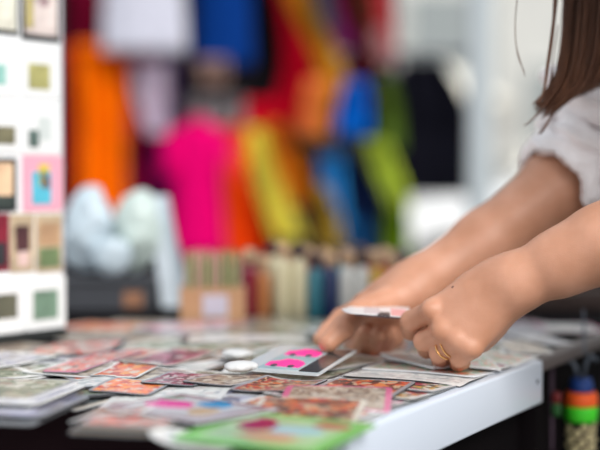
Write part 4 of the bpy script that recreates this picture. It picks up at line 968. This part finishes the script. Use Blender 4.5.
# trousers, shoes
tv = []
for i, ft in enumerate(FT):
    hip = PEL+Vector((0, -.08 if i == 0 else .08, -.03)); kn_ = Vector((ft.x-.03, ft.y, .5)); tv += [Cone(hip, kn_, .105, .075), Cone(kn_, ft+Vector((0, 0, .06)), .075, .058)]
tv.append(Ell(PEL+Vector((0, 0, -.02)), (.15, .18, .14)))
vt, qt = surface(blend(tv, .04), *boxes(tv), .009); join_np('trousers', [(vt, qt)], mat('denim_dark', (44, 52, 74), .85, bump=.3, bscale=600), person)
for ft in FT:
    sh = [Cone(ft+Vector((.02, 0, -.012)), ft+Vector((-.17, 0, -.024)), .043, .034)]
    vs_, qs_ = surface(blend(sh, .01), *boxes(sh), .005); vs_[:, 2] = np.maximum(vs_[:, 2], .002); join_np('shoe', [(vs_, qs_)], mat('shoe_grey', (90, 90, 94), .7), person)

# --- hair
hair_m = bpy.data.materials.new('hair_brown'); hair_m.use_nodes = True; hn = hair_m.node_tree; hb = hn.nodes['Principled BSDF']
oi = hn.nodes.new('ShaderNodeTexCoord'); hz_ = hn.nodes.new('ShaderNodeTexNoise'); hz_.inputs['Scale'].default_value = 160; mp = hn.nodes.new('ShaderNodeMapping'); mp.inputs['Scale'].default_value = (1, 1, .06)
hn.links.new(oi.outputs['Object'], mp.inputs[0]); hn.links.new(mp.outputs[0], hz_.inputs['Vector']); hr = hn.nodes.new('ShaderNodeValToRGB')
hr.color_ramp.elements[0].color = (*lin((50, 28, 20)), 1); hr.color_ramp.elements[1].color = (*lin((138, 90, 62)), 1); hn.links.new(hz_.outputs['Fac'], hr.inputs[0]); hn.links.new(hr.outputs[0], hb.inputs['Base Color'])
hb.inputs['Roughness'].default_value = .4
hv, hf = [], []
def strand(pts, r0, r1):
    base = len(hv); n_ = len(pts)
    for i, p in enumerate(pts):
        r_ = r0+(r1-r0)*i/(n_-1)
        if i == n_-1: r_ *= .3
        for k in range(3): a = k*2.094; hv.append((p.x+r_*math.cos(a), p.y+r_*math.sin(a), p.z))
    for i in range(n_-1):
        for k in range(3): a = base+i*3+k; b = base+i*3+(k+1) % 3; hf.append((a, b, b+3, a+3))
def PD(l, d): return [P(x, y, d) for x, y in l]
G = [[(583, -130), (572, -50), (564, 0), (562, 40), (556, 75), (542, 96), (531, 108)],
     [(590, -130), (578, -50), (573, 0), (570, 40), (563, 78), (549, 102), (536, 118)],
     [(600, -130), (590, -50), (586, 0), (582, 45), (574, 80), (560, 102), (548, 120)],
     [(612, -130), (604, -50), (600, 0), (596, 45), (586, 78), (574, 94), (560, 106)],
     [(626, -130), (620, -50), (616, 0), (612, 40), (604, 68), (594, 84), (584, 96)],
     [(642, -130), (638, -50), (636, 0), (632, 36), (626, 60), (618, 74), (608, 88)]]
for i in range(1500):
    t = random.random()**.9*4.999; k = int(t); fr = t-k; dd = random.uniform(1.275, 1.335)
    pl = [(a[0]*(1-fr)+b[0]*fr, a[1]*(1-fr)+b[1]*fr) for a, b in zip(G[k], G[k+1])]
    jx = random.gauss(0, 1.5); cut = random.uniform(.84, 1.0) if random.random() < .8 else random.uniform(.7, .85)
    pts = cr([HP(-.01, random.uniform(-.02, .02), .12)]+PD([(x+jx*(.5+j*.14), y+random.gauss(0, 1.0)) for j, (x, y) in enumerate(pl)], dd), 26)
    pts = pts[:max(6, int(26*cut))]
    strand(pts, .00055, .00030)
for off, tip in (((0, 0), (0, 0)), ((1.5, 0), (-5, 8)), ((-1, 1), (4, 6))):     # separate dark lock and its tips
    for j in range(14):
        jj = random.gauss(0, .8)
        strand(cr([HP(0, -.02, .115)]+PD([(566+jj, -100), (557+jj+off[0], -20), (553+jj, 30), (548+jj, 65), (544+jj*.6, 90), (538+jj*.5+tip[0]*.3, 102+tip[1]*.3)], 1.27), 26), .0006, .0003)
for l in ([(556, 88), (548, 101), (538, 113), (529, 122), (523, 126)], [(562, 92), (555, 105), (547, 114), (541, 119)], [(566, 88), (558, 103), (549, 121), (541, 134)], [(560, 90), (556, 108), (546, 124), (538, 135)], [(550, 85), (540, 97), (532, 104)]):
    for j in range(7):
        jj = random.gauss(0, .7); strand(cr(PD([(l[0][0]+8, l[0][1]-60), (l[0][0]+3, l[0][1]-25)]+[(x+jj*(1-i*.15), y+jj*.3) for i, (x, y) in enumerate(l)], 1.285), 16), .0006, .00025)
for j in range(2): strand(cr([HP(.02, -.01, .115)]+PD([(540, -120), (520, -30), (517, 0), (515, 22), (516, 45), (519+j, 60), (525, 73+j*4)], 1.262), 26), .0006, .0004)
strand(cr([HP(.02, -.02, .115)]+PD([(560, -100), (565, -20), (566, 15), (561, 45), (556, 70)], 1.262), 22), .0006, .0004)
# scalp hair all round
for i in range(2600):
    az = random.uniform(.30*math.pi, 1.70*math.pi); le = random.uniform(.95, 1.03)
    ca, sa = math.cos(az), math.sin(az); a_, b_ = .108, .086
    jit = random.uniform(.94, 1.05)
    pts = [HP(.01, 0, .122), HP(-.015+ca*a_*.6*jit, sa*b_*.6*jit, .105), HP(-.015+ca*a_*jit, sa*b_*jit, .03)]
    e = pts[-1]; dn = Vector((ca*.01-.01, sa*.012, -1)); out = Vector((-ca*.0, sa*.03, 0))
    pts += [e+Vector((.0, sa*.012, -.09)), e+Vector((.0, sa*.02, -.18)), e+Vector((-.004, sa*.022, -.28*le-.02*random.random()))]
    strand(cr(pts, 18), .0012, .0006)
cap = [Ell(HP(-.018, 0, .034), (.103, .08, .093), Rh)]
vc, qc = surface(blend(cap, .01), *boxes(cap), .005)
keep = ((vc-np.array(HC))@Rh)
hair = from_py('hair', hv, hf, hair_m, person, True)
vc2 = vc.copy(); front = (keep[:, 0] > .045) & (keep[:, 2] < .06); vc2[front] -= (np.array(fd)*.02)
join_np('scalp_hair', [(vc2, qc)], hair_m, hair)

# --- the card pinched by the near hand
hc = empty('held_card'); a = P(341, 313, 1.235); b = P(411, 318.2, 1.232)
X = (b-a); Lh = X.length; X.normalize(); Yv = Vector((-.05, 1, 0.035)); Yv = (Yv-X*Yv.dot(X)).normalized(); Zv = X.cross(Yv)
hc.matrix_world = Matrix.Translation(a) @ Matrix((X, Yv, Zv)).transposed().to_4x4()
tag(hc, 'small card seen edge-on, pinched in the near hand above the table', 'card')
out = [(0, .022), (.004, .004), (.008, 0), (Lh, 0), (Lh, .07), (.016, .07)]
flat_shape('sheet', out, .0009, mat('held_white', (224, 222, 222), rough=.3), hc, 0)
flat_shape('backing', [(.012, -.0002), (Lh-.001, -.0002), (Lh-.001, .066), (.02, .066)], .0012, mat('held_dark', (70, 52, 54), rough=.4), hc, -.0014)
flat_shape('print', [(.02, .006), (.034, .006), (.034, .05), (.02, .05)], .0003, mat('held_print', (204, 190, 190), rough=.4), hc, .0009)
flat_shape('dark_mark', [(Lh*.52, -.0005), (Lh*.70, -.0005), (Lh*.70, .02), (Lh*.52, .02)], .0008, mat('held_mark', (40, 34, 38), rough=.4), hc, .0004)
flat_shape('rose_mark', [(Lh*.72, .002), (Lh*.95, .002), (Lh*.95, .05), (Lh*.72, .05)], .0003, mat('held_rose', (226, 160, 160), rough=.4), hc, .0009)

# ================================================================ unique labels for the scattered cards
BN = {'white': 'white', 'grey': 'grey', 'maroon': 'maroon', 'green': 'green', 'black': 'black', 'pink': 'pink', 'cream': 'cream'}
def zone_name(px, py):
    r_ = 'far edge' if py < 335 else 'rear area' if py < 352 else 'middle area' if py < 378 else 'front area'
    c_ = 'beside the display board' if px < 80 else 'at left' if px < 190 else 'left of centre' if px < 280 else 'at centre' if px < 370 else 'right of centre' if px < 460 else 'at right'
    return '%s %s' % (r_, c_)
groups = {}
bpy.context.view_layer.update()
for o, pal, bd in CARDS:
    px, py = proj(o.matrix_world.translation); groups.setdefault((pal, bd, zone_name(px, py)), []).append((px, py, o))
words = ['', 'nearer', 'farther']
for (pal, bd, zn), L_ in groups.items():
    L_.sort(key=lambda q: q[0]); nn = len(L_)
    for i, (px, py, o) in enumerate(L_):
        pos = '' if nn == 1 else ([', left one', ', right one'][i] if nn == 2 else ([', leftmost one', ', middle one', ', rightmost one'][i] if nn == 3 else ', number %d from left' % (i+1)))
        o['label'] = '%s card with %s border, %s%s' % (RAMPS[pal][0], BN[bd], zn, pos)
